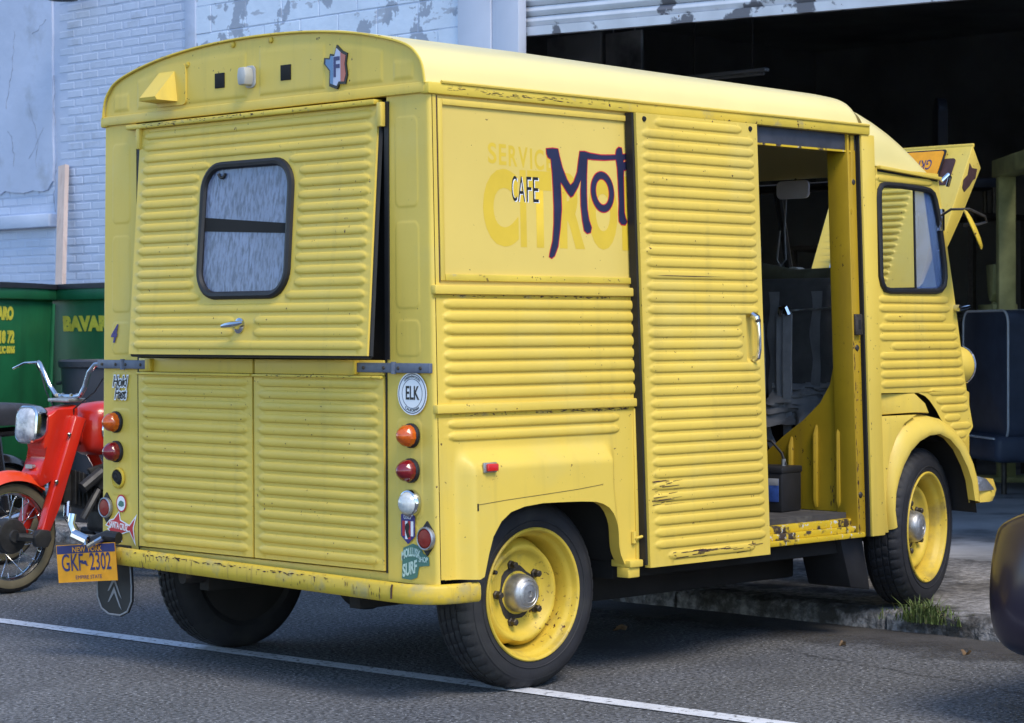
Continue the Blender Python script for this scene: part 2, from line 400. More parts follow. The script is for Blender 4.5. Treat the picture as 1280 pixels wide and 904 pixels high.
# ------------------------------------------------------------------ ground
from mathutils import noise as mnoise
def nz(x, y, z=0.0): return mnoise.noise(Vector((x, y, z)))
KX = 2.84; KZ = 0.092
mb = MB(); mb.add([(-90, -90, 0), (KX + .1, -90, 0), (KX + .1, 90, 0), (-90, 90, 0)], [(0, 1, 2, 3)])
road = tag(mb.obj('road', 'asphalt', flat=True), 'grey asphalt street with oil stains', 'road', kind='structure')
# gutter dirt strip, uneven edge
ys = frange(-9, 9, 181); mb = MB()
L0 = [(KX + .02, y, .004) for y in ys]; L1 = [(KX - .8, y, .004) for y in ys]
mb.loft([L0, L1]); mg = M['gutter'].copy(); M['gutter_fade'] = mg; _n = mg.node_tree.nodes; _l = mg.node_tree.links
_g = _n.new('ShaderNodeNewGeometry'); _sx = _n.new('ShaderNodeSeparateXYZ'); _l.new(_g.outputs['Position'], _sx.inputs[0])
_mr = _n.new('ShaderNodeMapRange'); _l.new(_sx.outputs[0], _mr.inputs[0]); _mr.inputs[1].default_value = KX - .75; _mr.inputs[2].default_value = KX - .05
_t = _n.new('ShaderNodeTexNoise'); _t.inputs['Scale'].default_value = 5.0; _t.inputs['Detail'].default_value = 8.0; _l.new(_g.outputs['Position'], _t.inputs['Vector'])
_a = _n.new('ShaderNodeMath'); _a.operation = 'ADD'; _l.new(_mr.outputs[0], _a.inputs[0]); _l.new(_t.outputs[0], _a.inputs[1])
_m2 = _n.new('ShaderNodeMapRange'); _l.new(_a.outputs[0], _m2.inputs[0]); _m2.inputs[1].default_value = .72; _m2.inputs[2].default_value = 1.25; _m2.inputs[4].default_value = .9
_l.new(_m2.outputs[0], _n['Principled BSDF'].inputs['Alpha'])
tag(mb.obj('gutter_strip', 'gutter_fade', flat=True), 'dirty gutter strip along the kerb', 'gutter', kind='structure')
# white line
mb = MB(); n = 60
A = Vector((.33, 2.6)); B = Vector((.62, -3.2)); A2 = A + (A - B) * 1.2
ts = frange(0, 1, n); P0 = []; P1 = []
for t in ts:
    p = A2.lerp(B, t); nrm = Vector((1, .05)).normalized()
    P0.append((p.x - .052 + .004 * nz(t * 90, 1), p.y, .004)); P1.append((p.x + .052 + .004 * nz(t * 90, 7), p.y, .004))
mb.loft([P0, P1]); tag(mb.obj('white_line', 'line', flat=True), 'white painted parking line across the asphalt under the van', 'road marking', kind='structure')
rc = random.Random(17)
for x0, y0, n_, ax_, ay_ in ((1.55, -2.6, 46, .012, .035), (.95, 2.0, 40, .018, .03)):
    P = []; x, y = x0, y0
    for k in range(n_): P.append((x, y)); x += ax_ + rc.uniform(-.022, .022); y += ay_ + rc.uniform(-.018, .018)
    W_ = [.0022 + .0035 * rc.random() for _ in P]; W_[0] = W_[-1] = .0004
    mb = MB(); mb.loft([[(p[0] - w_, p[1] - w_, .0035) for p, w_ in zip(P, W_)], [(p[0] + w_, p[1] + w_, .0035) for p, w_ in zip(P, W_)]]); mb.obj('crack', 'crackm', road, flat=True)
# kerb stones
kerb = thing('kerb', 'rough stone kerb between street and pavement', 'kerb', (KX, 0, 0), kind='structure')
y = -9.0
while y < 10:
    ln = random.uniform(1.15, 1.5); mb = MB(); secs = []
    for t in frange(0, 1, 46):
        yy = y + .008 + t * (ln - .016); j = lambda a: .018 * nz(yy * 11, a * 3.7) + .018 * nz(yy * 3.2, a + 5) + .008 * nz(yy * 31, a * 1.9)
        secs.append([(KX + j(1), yy, -.05), (KX + .004 + j(2), yy, .035 + j(3) * .5), (KX + .012 + j(4), yy, .070 + j(5) * .6), (KX + .035 + j(6), yy, .088 + j(7) * .4),
                     (KX + .085 + j(8) * .3, yy, KZ + .001 + j(9) * .12), (KX + .17, yy, KZ), (KX + .17, yy, -.05)])
    mb.loft(secs, cap=True); mb.obj('kerb_stone', 'kerb', kerb, 60); y += ln
# pavement
mb = MB(); mb.box(KX + .10, 5.02, -90, 90, -.1, KZ - .012)
pave = tag(mb.obj('pavement', 'gutter', flat=True), 'concrete pavement in front of the garage', 'pavement', kind='structure')
y = -8.0; k = 0
while y < 10:
    for x0, x1 in ((KX + .175, 3.98), (3.988, 5.0)):
        mb = MB(); mb.box(x0, x1, y + .004, y + 1.496, KZ - .05, KZ + .0005 * (k % 3), .004); mb.obj('slab', 'concrete', pave); k += 1
    y += 1.5
mb = MB(); mb.box(KX + .17, 5.0, 10, 90, -.05, KZ); mb.box(KX + .17, 5.0, -90, -8, -.05, KZ)
tag(mb.obj('far_slabs', 'concrete', pave), kind='stuff')

# ------------------------------------------------------------------ building
bld = thing('garage_building', 'white painted brick garage building with peeling paint and open roller shutter', 'building', (5.1, 4, KZ))
def wbox(name, y0, y1, z0, z1, x0=5.008, x1=5.3, m='wall', r=0.0, p=bld):
    mb = MB(); mb.box(x0, x1, y0, y1, z0, z1, r); return mb.obj(name, m, p)
wbox('wall', 3.95, 24, 0, 7.5)
wbox('wall', 3.52, 3.95, 0, 7.5, 5.012, 5.05)
wbox('wall', -20, -2.7, 0, 7.5)
wbox('wall', -2.7, 3.6, 4.15, 7.5)
wbox('jamb', 3.715, 4.02, 0, 4.6, 4.975, 5.06, 'trim', .006)
wbox('jamb', 3.475, 3.712, 0, 4.6, 4.985, 5.06, 'trim', .006)
wbox('jamb', -2.9, -2.6, 0, 4.6, 4.975, 5.35, 'trim', .006)
# bricks: shared mesh, one object each where seen; the rest joined
def brickmesh(l, h, d, name, m, r=.005):
    mb = MB(); mb.box(0, d, 0, l, 0, h, r, seg=1); o = mb.obj(name, m); me = o.data; bpy.data.objects.remove(o); return me
bm_full = [brickmesh(.200 - .004 * i, .0575 - .0015 * i, .02, 'brick', 'brick') for i in range(3)]
bm_half = brickmesh(.095, .0575, .02, 'half_brick', 'brick')
CP = .0677
rest = MB()
def course(z, ya, yb, k, seen):
    y = ya + (.105 if k % 2 else 0); first = True
    if k % 2: pieces = [(ya, bm_half, .095)]
    else: pieces = []
    while y + .2 <= yb + .001: pieces.append((y, bm_full[(k * 7 + int(y * 50)) % 3], .2)); y += .21
    for yy, me, l in pieces:
        x = 5.0052 + random.uniform(-.0013, .0011)
        if seen(yy + l / 2, z):
            o = bpy.data.objects.new('brick', me); COL.objects.link(o); o.location = (x, yy, z); attach(o, bld)
        else: rest.box(x, x + .02, yy, yy + l, z, z + .0575)
for k in range(60):
    z = KZ + .02 + k * CP
    if z > 4.15: break
    course(z, 6.88, 8.62, k, lambda y, zz: zz > 1.70 and (y > 7.95 or zz > 2.88))
    if z < 2.10: course(z, 8.63, 11, k, lambda y, zz: zz > 1.68 and y < 9.5)
    elif 2.27 < z < 2.50: course(z, 8.63, 11, k, lambda y, zz: y < 9.5)
tag(rest.obj('brickwork', 'brick', bld, flat=True), kind='stuff')
# concrete blocks with peeling paint next to the jamb
me_b = brickmesh(.395, .195, .02, 'block', 'peel'); brest = MB()
for k in range(22):
    z = KZ + .02 + k * .2
    y = 4.03 + (.2 if k % 2 else 0)
    if k % 2: brest.box(5.0, 5.02, 4.03, 4.225, z, z + .195)
    while y + .395 < 6.87:
        if z > 2.95:
            o = bpy.data.objects.new('block', me_b); COL.objects.link(o); o.location = (5.004 + random.uniform(-.0015, .001), y, z); attach(o, bld)
        else: brest.box(5.0, 5.02, y, y + .395, z, z + .195)
        y += .4
    brest.box(5.0, 5.02, y, 6.875, z, z + .195)
tag(brest.obj('blockwork', 'peel', bld, flat=True), kind='stuff')
# render coat with ragged lower edge
P = [(8.625 + .012 * nz(z * 5, 2), z) for z in frange(2.52, 7.4, 60)] + [(20, 7.4), (20, 2.4)]
P += [(y, 2.45 + .09 * nz(y * 3, 4) + .03 * nz(y * 11, 1)) for y in frange(14, 8.7, 80)]
mb = MB(); mb.prism(P, lambda a, b, d: (d, a, b), 4.988, 5.02); mb.obj('render_coat', 'wall', bld, flat=True)
rc = random.Random(8)
for y0, z0, n_, dy, dz_c in ((8.60, 3.35, 26, .006, -.05), (8.95, 3.15, 22, -.010, -.035), (9.15, 3.75, 24, .004, -.03), (8.75, 2.95, 14, .02, -.02), (9.25, 2.95, 18, -.012, -.02), (8.70, 3.80, 12, .03, -.012)):
    P = []; y, z = y0, z0
    for k in range(n_): P.append((4.9875, y, z)); y += dy * .6 + rc.uniform(-.016, .016); z += dz_c * rc.uniform(.4, 1.2)
    mb = MB(); mb.tube(P, [max(.0012, .0042 * rc.random()) for _ in P], 4); mb.obj('crack', 'wallcrack', bld)
mb = MB(); mb.box(4.93, 5.05, 8.60, 9.36, 2.158, 2.262, .008); mb.box(4.932, 5.05, 9.37, 10.2, 2.156, 2.26, .008); mb.obj('sill_ledge', 'brick', bld)
wbox('downpipe_strip', 6.80, 6.93, .09, 7.4, 4.990, 5.03, 'wall', .01)
# roller shutter, slightly askew
sh = MB(); zb = lambda y: 3.21 + (y - 3.54) * .030
sh.add([(5.075, 3.52, zb(3.52) - .0), (5.075, -2.65, zb(-2.65)), (5.075, -2.65, zb(-2.65) + .055), (5.075, 3.52, zb(3.52) + .055),
        (5.125, 3.52, zb(3.52)), (5.125, -2.65, zb(-2.65)), (5.125, -2.65, zb(-2.65) + .055), (5.125, 3.52, zb(3.52) + .055)],
       [(0, 1, 2, 3), (4, 5, 6, 7), (0, 1, 5, 4), (3, 2, 6, 7), (0, 3, 7, 4), (1, 2, 6, 5)])
shut = sh.obj('roller_shutter', 'shutter', bld)
for i in range(16):
    z0 = .058 + i * .066; mb = MB(); secs = []
    for yy in (3.52, 1.5, -.5, -2.65):
        zz = zb(yy) + z0
        secs.append([(5.108 - .022 * math.sin(math.pi * t) , yy, zz + .063 * t) for t in (0, .12, .3, .5, .7, .88, 1)])
    mb.loft(secs); mb.obj('slat', 'shutter', shut)
# garage inside
mb = MB(); mb.box(5.0, 18.2, -5.2, 11.2, -.05, KZ - .002); tag(mb.obj('garage_floor', 'gfloor', flat=True), 'concrete garage floor', 'floor', kind='structure')
for nm, a in (('back_wall', (18, 18.2, -5, 11, 0, 4.8)), ('side_wall', (5.3, 18, -5.2, -5, 0, 4.8)), ('side_wall', (5.3, 18, 11, 11.2, 0, 4.8)), ('ceiling', (5.3, 8.0, -5.2, 11.2, 4.8, 5.0)), ('ceiling', (10.0, 18.2, -5.2, 11.2, 4.8, 5.0)), ('ceiling', (8.0, 10.0, -5.2, 1.2, 4.8, 5.0)), ('ceiling', (8.0, 10.0, 3.0, 11.2, 4.8, 5.0))):  # gap left in the ceiling is an added skylight to brighten bench and lift
    mb = MB(); mb.box(*a); mb.obj(nm, 'garage', bld)
# wall lamp over the street
wl = thing('wall_lamp', 'dark enamel lamp high on the painted wall above the dumpsters', 'lamp', (4.9, 8.28, 3.9))
mb = MB(); mb.lathe([(.0, .16), (.035, .155), (.05, .11), (.11, .04), (.115, .0), (.105, .002), (.0, .06)], (4.80, 8.20, 3.885), (0, 0, 1), 24); mb.obj('shade', 'lamp', wl)
mb = MB(); mb.tube([(5.0, 8.20, 4.13), (4.9, 8.20, 4.17), (4.82, 8.20, 4.13), (4.80, 8.20, 4.02)], .012, 8); mb.obj('arm', 'lamp', wl)
mb = MB(); mb.ball((4.80, 8.20, 3.915), .03); mb.obj('bulb', 'redlens', wl)
# plank against the wall
pl = MB(); a = Vector((4.62, 8.08, KZ)); b = Vector((4.965, 8.44, 2.63)); d = (b - a).normalized(); s_ = Vector((0, 1, 0)); s_ = (s_ - d * s_.dot(d)).normalized(); t_ = d.cross(s_)
V = []
for p in (a, b):
    for i, j in ((-1, -1), (1, -1), (1, 1), (-1, 1)): V.append(p + s_ * i * .045 + t_ * j * .019)
pl.add(V, [(0, 1, 2, 3), (4, 5, 6, 7), (0, 1, 5, 4), (1, 2, 6, 5), (2, 3, 7, 6), (3, 0, 4, 7)])
tag(pl.obj('wood_plank', 'wood'), 'raw pinkish timber plank leaning upright against the painted brick wall', 'plank')

# ------------------------------------------------------------------ things in the garage
bt = thing('booth_bench', 'navy vinyl bench seat with pale piping standing in the garage doorway', 'bench', (9.7, 3.0, KZ))
ang = R(-38); Rz = Matrix.Translation((9.66, 3.06, 0)) @ Matrix.Rotation(ang, 4, 'Z')     # local: y across, x depth
XF[0] = Rz
fr = lambda a, b, d: (d, a, b)
BP = [(a, b + .98) for a, b in rrect(1.05, .98, .11, 6)]
mb = MB(); mb.prism(BP, fr, -.0, .16, .02); back = mb.obj('backrest', 'boothv', bt)
for dd in (-.002, .162):
    mb = MB(); mb.tube([fr(a, b, dd) for a, b in [(x * 1.0, z) for x, z in [(p, q + .98) for p, q in rrect(1.04, .97, .11, 6)]]], .009, 6, closed=True); mb.obj('piping', 'piping', back)
mb = MB(); mb.box(-.10, .62, -.53, .53, .33, .53, .05, seg=3); cush = mb.obj('cushion', 'boothv', bt)
mb = MB(); mb.tube([(-.105, -.5, .51), (-.105, .5, .51)], .009, 6); mb.obj('piping', 'piping', cush)
for x in (.0, .52):
    for y in (-.42, .42):
        mb = MB(); mb.tube([(x, y, KZ), (x, y, .36)], .022, 8); mb.obj('leg', 'steel', bt)
XF[0] = Matrix.Identity(4)
lf = thing('car_lift', 'olive green post lift frame standing dim inside the garage', 'car lift', (10.8, 3.6, KZ))
XF[0] = Matrix.Translation((10.7, 3.55, 0)) @ Matrix.Rotation(R(-45), 4, 'Z')   # local y to the left of view
for y, nm in ((-.02, 'post'), (-1.6, 'post')):
    mb = MB(); mb.box(-.07, .07, y - .055, y + .055, KZ, 2.64, .01); mb.obj(nm, 'lift', lf)
mb = MB(); mb.box(-.09, .09, -1.75, .10, 2.56, 2.70, .01); mb.obj('top_beam', 'lift', lf)
mb = MB(); mb.tube([(0, .05, 2.52), (0, .13, 2.45), (.0, .17, 2.25), (0, .10, 1.9), (0, .03, 1.5)], .035, 8); mb.obj('curved_arm', 'lift', lf)
mb = MB(); mb.box(-.1, .1, .0, .62, 1.44, 1.53, .01); mb.obj('carriage', 'lift', lf)
mb = MB(); mb.prism([(.22, 1.86), (.52, 1.86), (.46, 1.62), (.40, 1.56), (.34, 1.56), (.27, 1.62)], fr, -.05, .05, .01); mb.obj('bracket', 'lift', lf)
mb = MB(); mb.tube([(0, .40, 1.53), (0, .40, 1.60)], .03, 8); mb.tube([(0, .28, 1.5), (0, .28, 1.72)], .012, 6); mb.obj('pin', 'lift', lf)
mb = MB(); mb.box(-.35, .35, -.2, .2, KZ, KZ + .04, .01); mb.obj('base_plate', 'lift', lf)
XF[0] = Matrix.Identity(4)
st = thing('shop_chair', 'dark chair with rounded back stored on top of a steel rack in the garage', 'chair', (11.1, 4.45, 2.30))
XF[0] = Matrix.Translation((11.1, 4.45, .56)) @ Matrix.Rotation(R(-45), 4, 'Z')
mb = MB(); mb.prism([(a, b + 2.42) for a, b in rrect(.26, .62, .12, 6)], fr, -.04, .04, .015); mb.obj('backrest', 'bin', st)
mb = MB(); mb.box(-.05, .45, -.22, .22, 1.95, 2.04, .03); mb.obj('seat', 'bin', st)
for x in (-.02, .42):
    for y in (-.19, .19):
        mb = MB(); mb.tube([(x, y, 1.74), (x, y, 1.97)], .02, 6); mb.obj('leg', 'steel', st)
XF[0] = Matrix.Identity(4)
rk = thing('steel_rack', 'dark steel storage rack in the unlit garage', 'rack', (11.3, 4.5, KZ))
for x in (10.9, 11.7):
    for y in (4.0, 4.95):
        mb = MB(); mb.box(x - .025, x + .025, y - .025, y + .025, KZ, 2.30); mb.obj('post', 'steel', rk)
for z in (.5, 1.4, 2.26):
    mb = MB(); mb.box(10.87, 11.73, 3.97, 4.98, z, z + .04, .004); mb.obj('shelf', 'steel', rk)
for yy, zz, wd_, ht_, lab in ((6.75, 3.65, .62, .40, 'pale dusty board hanging below the garage ceiling'), (6.18, 3.60, .40, .45, 'narrow dusty board hanging beside the wider board under the ceiling')):
    mb = MB(); mb.box(9.0, 9.03, yy - wd_ / 2, yy + wd_ / 2, zz - ht_ / 2, zz + ht_ / 2, .005)
    for s__ in (-.3, .3): mb.tube([(9.015, yy + s__ * wd_, zz), (9.015, yy + s__ * wd_, 4.81)], .006, 5)
    tag(mb.obj('hanging_board', 'gfloor'), lab, 'board')
fl = thing('ceiling_batten', 'unlit tube light hanging in the dark garage', 'light fitting', (9, 5.1, 4.8))
mb = MB(); mb.box(8.97, 9.03, 4.65, 5.6, 3.375, 3.40, .005); mb.obj('housing', 'greyp', fl)
mb = MB(); mb.tube([(9, 4.68, 3.36), (9, 5.57, 3.36)], .013, 8); mb.obj('tube', 'greyp', fl)
for yy in (4.8, 5.4):
    mb = MB(); mb.tube([(9, yy, 3.39), (9, yy, 4.81)], .006, 5); mb.obj('hanger', 'steel', fl)

# ------------------------------------------------------------------ the van
van = thing('delivery_van', 'yellow corrugated panel van with open sliding door, raised bonnet and tail hatch ajar', 'van', (1.8, 0, 0))
def hw(z): return .989 - .022 * (z - 1.085)
side = lambda x, z, h=0.0: (x, -(hw(z) + h), z)          # right-hand flank
rear = lambda y, z, h=0.0: (-h, y, z)                      # tail
def kf(x): return .10 * max(0, x - 2.6)
cabp = lambda x, z, h=0.0: (x, -(hw(z) + h) + kf(x), z)     # cab flank
RC = .016
def pads_h(pads, H=.0015, e=.010, r=.03):
    def h(u, v):
        z = 0
        for a, b, c, d in pads:
            cx, cy = (a + b) / 2, (c + d) / 2; qx = abs(u - cx) - (b - a) / 2 + r; qy = abs(v - cy) - (d - c) / 2 + r
            dist = math.hypot(max(qx, 0), max(qy, 0)) + min(max(qx, qy), 0) - r
            z += H * (1 - sm(-e, 0, dist))
        return z
    return h
def pad_axis(vals, a, b, step=.05, e=.010):
    xs = frange(a, b, max(2, int((b - a) / step) + 1))
    for v in vals:
        for k in (-.035, -.028, -.02, -.013, -.009, -.006, -.003, 0, .003, .006, .009, .013, .02, .028, .035): xs.append(v + k)
    return uniq([x for x in xs if a <= x <= b], 1e-3)
# tail posts with pressed pads, rounded outer corner
for sgn in (1, -1):
    PZ = [(1.765, 2.095), (1.405, 1.722), (1.235, 1.372), (1.045, 1.17), (.66, 1.02), (.555, .645)]
    pads = [(.79, .925, a, b) for a, b in PZ[:5]] + [(.79, .905, *PZ[5])]
    hh = pads_h(pads)
    us = pad_axis([.79, .905, .925], .745, .989, .05) + []
    us = uniq(us + [.989 - RC + RC * math.sin(R(t)) for t in (0, 20, 40, 55, 70, 80, 90)], 4e-4)
    vs = pad_axis([q for p in PZ for q in p], .432, 2.17, .08)
    def pos(u, v, h, s=sgn):
        e = max(0, u - (.989 - RC)); bk = RC - math.sqrt(max(0, RC * RC - e * e))
        y = .745 + (u - .745) / (.989 - .745) * (hw(v) - .745)
        return (-h + bk, s * y, v)
    mb = MB(); mb.grid(us, vs, pos, hh)
    mb.obj('tail_post', 'yellow', van, 50)
# tail sill, header and gable
mb = MB(); mb.box(.004, .05, -.745, .745, .415, .462, .004); mb.obj('tail_sill', 'yellow', van)
ARCH = [(0, 2.447), (.3, 2.438), (.55, 2.413), (.74, 2.378), (.86, 2.343), (.915, 2.306), (.945, 2.262), (.957, 2.20)]
def arch(y):
    y = abs(y)
    for i in range(len(ARCH) - 1):
        if y <= ARCH[i + 1][0] + 1e-9:
            a, b = ARCH[i], ARCH[i + 1]; t = (y - a[0]) / (b[0] - a[0]); return lerp(a[1], b[1], t)
    return 2.2
def archpts(n=12):
    out = []
    # smooth polyline by catmull over ARCH mirrored
    C_ = [(-y, z) for y, z in reversed(ARCH)] + ARCH[1:]
    for i in range(len(C_) - 1):
        p0 = Vector(C_[max(0, i - 1)]); p1 = Vector(C_[i]); p2 = Vector(C_[i + 1]); p3 = Vector(C_[min(len(C_) - 1, i + 2)])
        for k in range(4):
            t = k / 4
            q = .5 * ((2 * p1) + (p2 - p0) * t + (2 * p0 - 5 * p1 + 4 * p2 - p3) * t * t + (3 * p1 - p0 - 3 * p2 + p3) * t ** 3)
            out.append((q.x, q.y))
    out.append(C_[-1]); return out
AP = archpts()
def arch2(y):
    for i in range(len(AP) - 1):
        if AP[i][0] - 1e-9 <= y <= AP[i + 1][0] + 1e-9 and AP[i + 1][0] > AP[i][0]:
            return lerp(AP[i][1], AP[i + 1][1], (y - AP[i][0]) / (AP[i + 1][0] - AP[i][0]))
    return 2.2
GP = [(.785, .895), (.46, .735), (.035, .42), (-.42, -.035), (-.735, -.46), (-.895, -.785)]
def gab_h(u, t):
    z = 0; v = lerp(2.2, arch2(u), t)
    for a, b in GP:
        top = arch2((a + b) / 2) - .055 if abs(a + b) > 1.5 else 2.40
        d = max(a - u, u - b, 2.218 - v, v - min(top, arch2(u) - .04))
        z += .0032 * (1 - sm(-.014, 0, d))
    return z
us = pad_axis([q for p in GP for q in p], -.956, .956, .03); vs = uniq(frange(0, 1, 26) + [.06, .07, .08, .09, .1, .11, .12])
mb = MB(); mb.grid(us, vs, lambda u, t, h: (-.004 - h, u, lerp(2.2, arch2(u), t)), gab_h); gable = mb.obj('tail_gable', 'yellow', van, 60)
mb = MB(); mb.prism([(-.955, 2.168), (.955, 2.168), (.956, 2.205), (-.956, 2.205)], lambda a, b, d: (d, a, b), -.014, .03, .004); mb.obj('tail_header', 'yellow', van)
mb = MB(); mb.box(-.034, .012, -.715, .775, 2.140, 2.160, .006); mb.obj('rain_gutter', 'yellow_rail', van)
# roof
xs = [-.012, .012, .4, .9, 1.4, 1.8, 2.2, 2.5, 2.62, 2.68, 2.72, 2.755, 2.785, 2.806]
dz = [0, .0, -.002, -.006, -.014, -.022, -.030, -.036, -.042, -.055, -.072, -.10, -.145, -.21]
secs = []
for x, d in zip(xs, dz):
    k = 1 + d / .247
    secs.append([(x - max(0, x - 2.45) * .72 * (abs(y) / .957) ** 3, y, 2.2 + (z - 2.2) * k) for y, z in AP])
mb = MB(); mb.loft(secs); roof = mb.obj('roof', 'roofp', van, 50)
mb = MB(); mb.loft([[(x, y, 2.2 + (z - 2.2) * (1 + d / .247) + e * (1 - sm(.45, .60, abs(y))) - .004 * sm(.55, .62, abs(y))) for y, z in AP if abs(y) < .70] for x, d, e in ((.05, 0, .001), (.06, 0, .012), (.9, -.006, .012), (1.58, -.018, .010), (1.63, -.019, .000))]); mb.obj('roof_hatch', 'roofp', roof, 50)
mb = MB(); mb.tube([(-.012, y, z + .001) for y, z in AP], .005, 6); mb.obj('roof_bead', 'yellow_rail', roof)
for s_ in (-1, 1):
    mb = MB(); mb.box(-.012, 2.60, s_ * .955 - .022, s_ * .955 + .022, 2.163, 2.205, .007); mb.obj('gutter_rail', 'yellow_rail' if s_ < 0 else 'yellow', roof)
mb = MB(); mb.tube([(.05, -.978, 2.207), (1.0, -.978, 2.206), (2.0, -.978, 2.206), (2.59, -.978, 2.205)], .006, 6); mb.obj('gutter_lip', 'yellow', roof)
# bits on the gable
def sq(y, z, w_, h_, d0, d1, name, m, par, r=.002):
    mb = MB(); mb.box(-d1, -d0, y - w_ / 2, y + w_ / 2, z - h_ / 2, z + h_ / 2, r); return mb.obj(name, m, par)
for y in (.197, -.198): sq(y, 2.297, .058, .058, .0035, .0115, 'vent_hole', 'void', gable)
mb = MB(); V = [(-.006, .575, 2.365), (-.006, .475, 2.365), (-.006, .455, 2.235), (-.006, .60, 2.235), (-.11, .575, 2.25), (-.11, .475, 2.25), (-.105, .47, 2.238), (-.105, .585, 2.238)]
mb.add(V, [(0, 1, 5, 4), (0, 4, 7, 3), (1, 2, 6, 5), (4, 5, 6, 7), (3, 7, 6, 2)]); mb.obj('vent_scoop', 'yellow', gable, 20)
mb = MB(); mb.prism([(a + .50, b + 2.30) for a, b in rrect(.19, .16, .02)], lambda a, b, d: (-d, a, b), .003, .0145); mb.obj('scoop_plate', 'yellow', gable)
mb = MB(); mb.prism([(a + .012, b + 2.297) for a, b in rrect(.062, .085, .02)], lambda a, b, d: (-d, a, b), .004, .012, .003); lampb = mb.obj('lamp_base', 'greyp', gable)
mb = MB(); mb.prism([(a + .012, b + 2.297) for a, b in [(-.02, .034), (.02, .034), (.026, 0), (.02, -.034), (-.02, -.034), (-.026, 0)]], lambda a, b, d: (-d, a, b), .010, .055, .008); mb.obj('lamp_lens', 'greyp', lampb)
for y, z in ((.118, 2.428), (-.108, 2.426), (.40, 2.375)):
    mb = MB(); mb.lathe([(.012, 0), (.012, .006), (.006, .009), (0, .009)], (-.004, y, z), (-1, 0, 0), 10); mb.obj('rivet', 'yellow_worn', gable)
# hexagon-shaped country badge
BD = [(0, .078), (.03, .055), (.055, .045), (.048, .01), (.055, -.03), (.045, -.06), (.012, -.058), (0, -.075), (-.04, -.062), (-.038, -.01), (-.068, .018), (-.066, .038), (-.04, .035), (-.035, .05), (-.012, .045)]
mb = MB(); mb.prism([(-a * 1.06, b * 1.06) for a, b in BD], lambda a, b, d: (-d, a - .491, b + 2.292), .005, .013); bdg = mb.obj('badge', 'ink', gable)
def clip(poly, a0, a1):
    def cut(P, lim, keep):
        o = []
        for i in range(len(P)):
            p, q = P[i], P[(i + 1) % len(P)]; ip, iq = keep(p[0], lim), keep(q[0], lim)
            if ip: o.append(p)
            if ip != iq:
                t = (lim - p[0]) / (q[0] - p[0]); o.append((lim, lerp(p[1], q[1], t)))
        return o
    P = cut(poly, a0, lambda x, l: x >= l); return cut(P, a1, lambda x, l: x <= l)
for a0, a1, m in ((-.07, -.018, 'badgeblue'), (-.018, .022, 'badgewhite'), (.022, .06, 'badgered')):
    Pq = clip([(a * .9, b * .9) for a, b in BD], a0, a1)
    mb = MB(); mb.prism([(-a, b) for a, b in Pq], lambda a, b, d: (-d, a - .491, b + 2.292), .013, .0145); mb.obj('badge_field', m, bdg)
text('F', .10, 'platenavy', bdg, 'badge_letter', (-.0152, -.491, 2.290), (0, -1, 0), (0, 0, 1), .8, off=.003)

# lower doors of the tail
PIT = .0453
def tail_door(y0, y1, name):
    d = .012; ribz = [1.136 - i * (1.136 - .502) / 14 for i in range(15)]
    ra, rb = y0 + .028, y1 - .028
    ribs = [(ra, rb, z) for z in ribz]
    us = rib_cols([(ra, rb)], y0, y1); vs = rib_rows(ribz, .468, 1.160)
    mb = MB(); mb.grid(us, vs, lambda u, v, h: (-d - h, u, v), rib_h(ribs))
    e = .012
    mb.add([(-d, y0, .468), (-d, y1, .468), (-d, y1, 1.16), (-d, y0, 1.16), (e, y0, .468), (e, y1, .468), (e, y1, 1.16), (e, y0, 1.16)], [(0, 1, 5, 4), (1, 2, 6, 5), (2, 3, 7, 6), (3, 0, 4, 7)])
    dr = mb.obj(name, 'yellow', van, 50)
    mb = MB(); mb.box(-.026, 0, y0, y1, 1.158, 1.168, .003); mb.obj('drip_strip', 'yellow_rail', dr)
    mb = MB(); mb.box(-.010, .012, y0, y1, 1.169, 1.224, .003); mb.obj('door_band', 'yellow', dr)
    return dr
tail_door(.006, .726, 'tail_door'); tail_door(-.736, -.006, 'tail_door')
mb = MB(); mb.box(.03, .04, -.75, .75, .44, 2.16); mb.obj('shade_sheet', 'void', van)  # dark sheet standing in for the shade inside, behind hatch and doors
mb = MB(); mb.box(.000, .03, .728, .748, .46, 2.15); mb.obj('door_seal', 'black', van)
mb = MB(); mb.box(-.006, .03, -.760, -.738, 1.226, 2.15); mb.box(-.0035, .03, -.7455, -.738, .46, 1.225); mb.obj('door_seal', 'black', van)
# hatch, hinged along its top edge
HT = 2.138; HB = 1.235; tilt = math.atan2(.092, HT - HB)
def hp(y, z, h=0.0):           # z measured down the closed hatch
    q = Vector((-.012 - h, 0, z - HT)); c_, s_ = math.cos(tilt), math.sin(tilt)
    return (q.x * c_ + q.z * s_, y - .037 * (HT - z) / (HT - HB), HT + q.z * c_ - q.x * s_)
hz = [2.108 - i * (2.108 - 1.272) / 18 for i in range(19)]
WN = (.004, 1.712, .535, .515, .10)   # window centre y,z,w,h,r
ribs = []
for i, z in enumerate(hz):
    if 3 <= i <= 14:
        dx = .30 if i not in (3, 14) else (.24 if i == 3 else .255)
        ribs += [(WN[0] + dx, .672, z), (-.688, WN[0] - dx, z)]
    elif i in (16, 17): ribs += [(.045, .672, z), (-.688, -.075, z)]
    else: ribs.append((-.688, .672, z))
wp = rrect(WN[2] - .02, WN[3] - .02, WN[4])
us = rib_cols([(a, b) for a, b, _ in ribs], -.714, .702, frange(-.30, .28, 40)); vs = rib_rows(hz, HB, HT)
mb = MB(); mb.grid(us, vs, hp, rib_h(ribs), lambda u, v: inpoly(u - WN[0], v - WN[1], wp))
Eg = [(-.714, HB), (.702, HB), (.702, HT), (-.714, HT)]
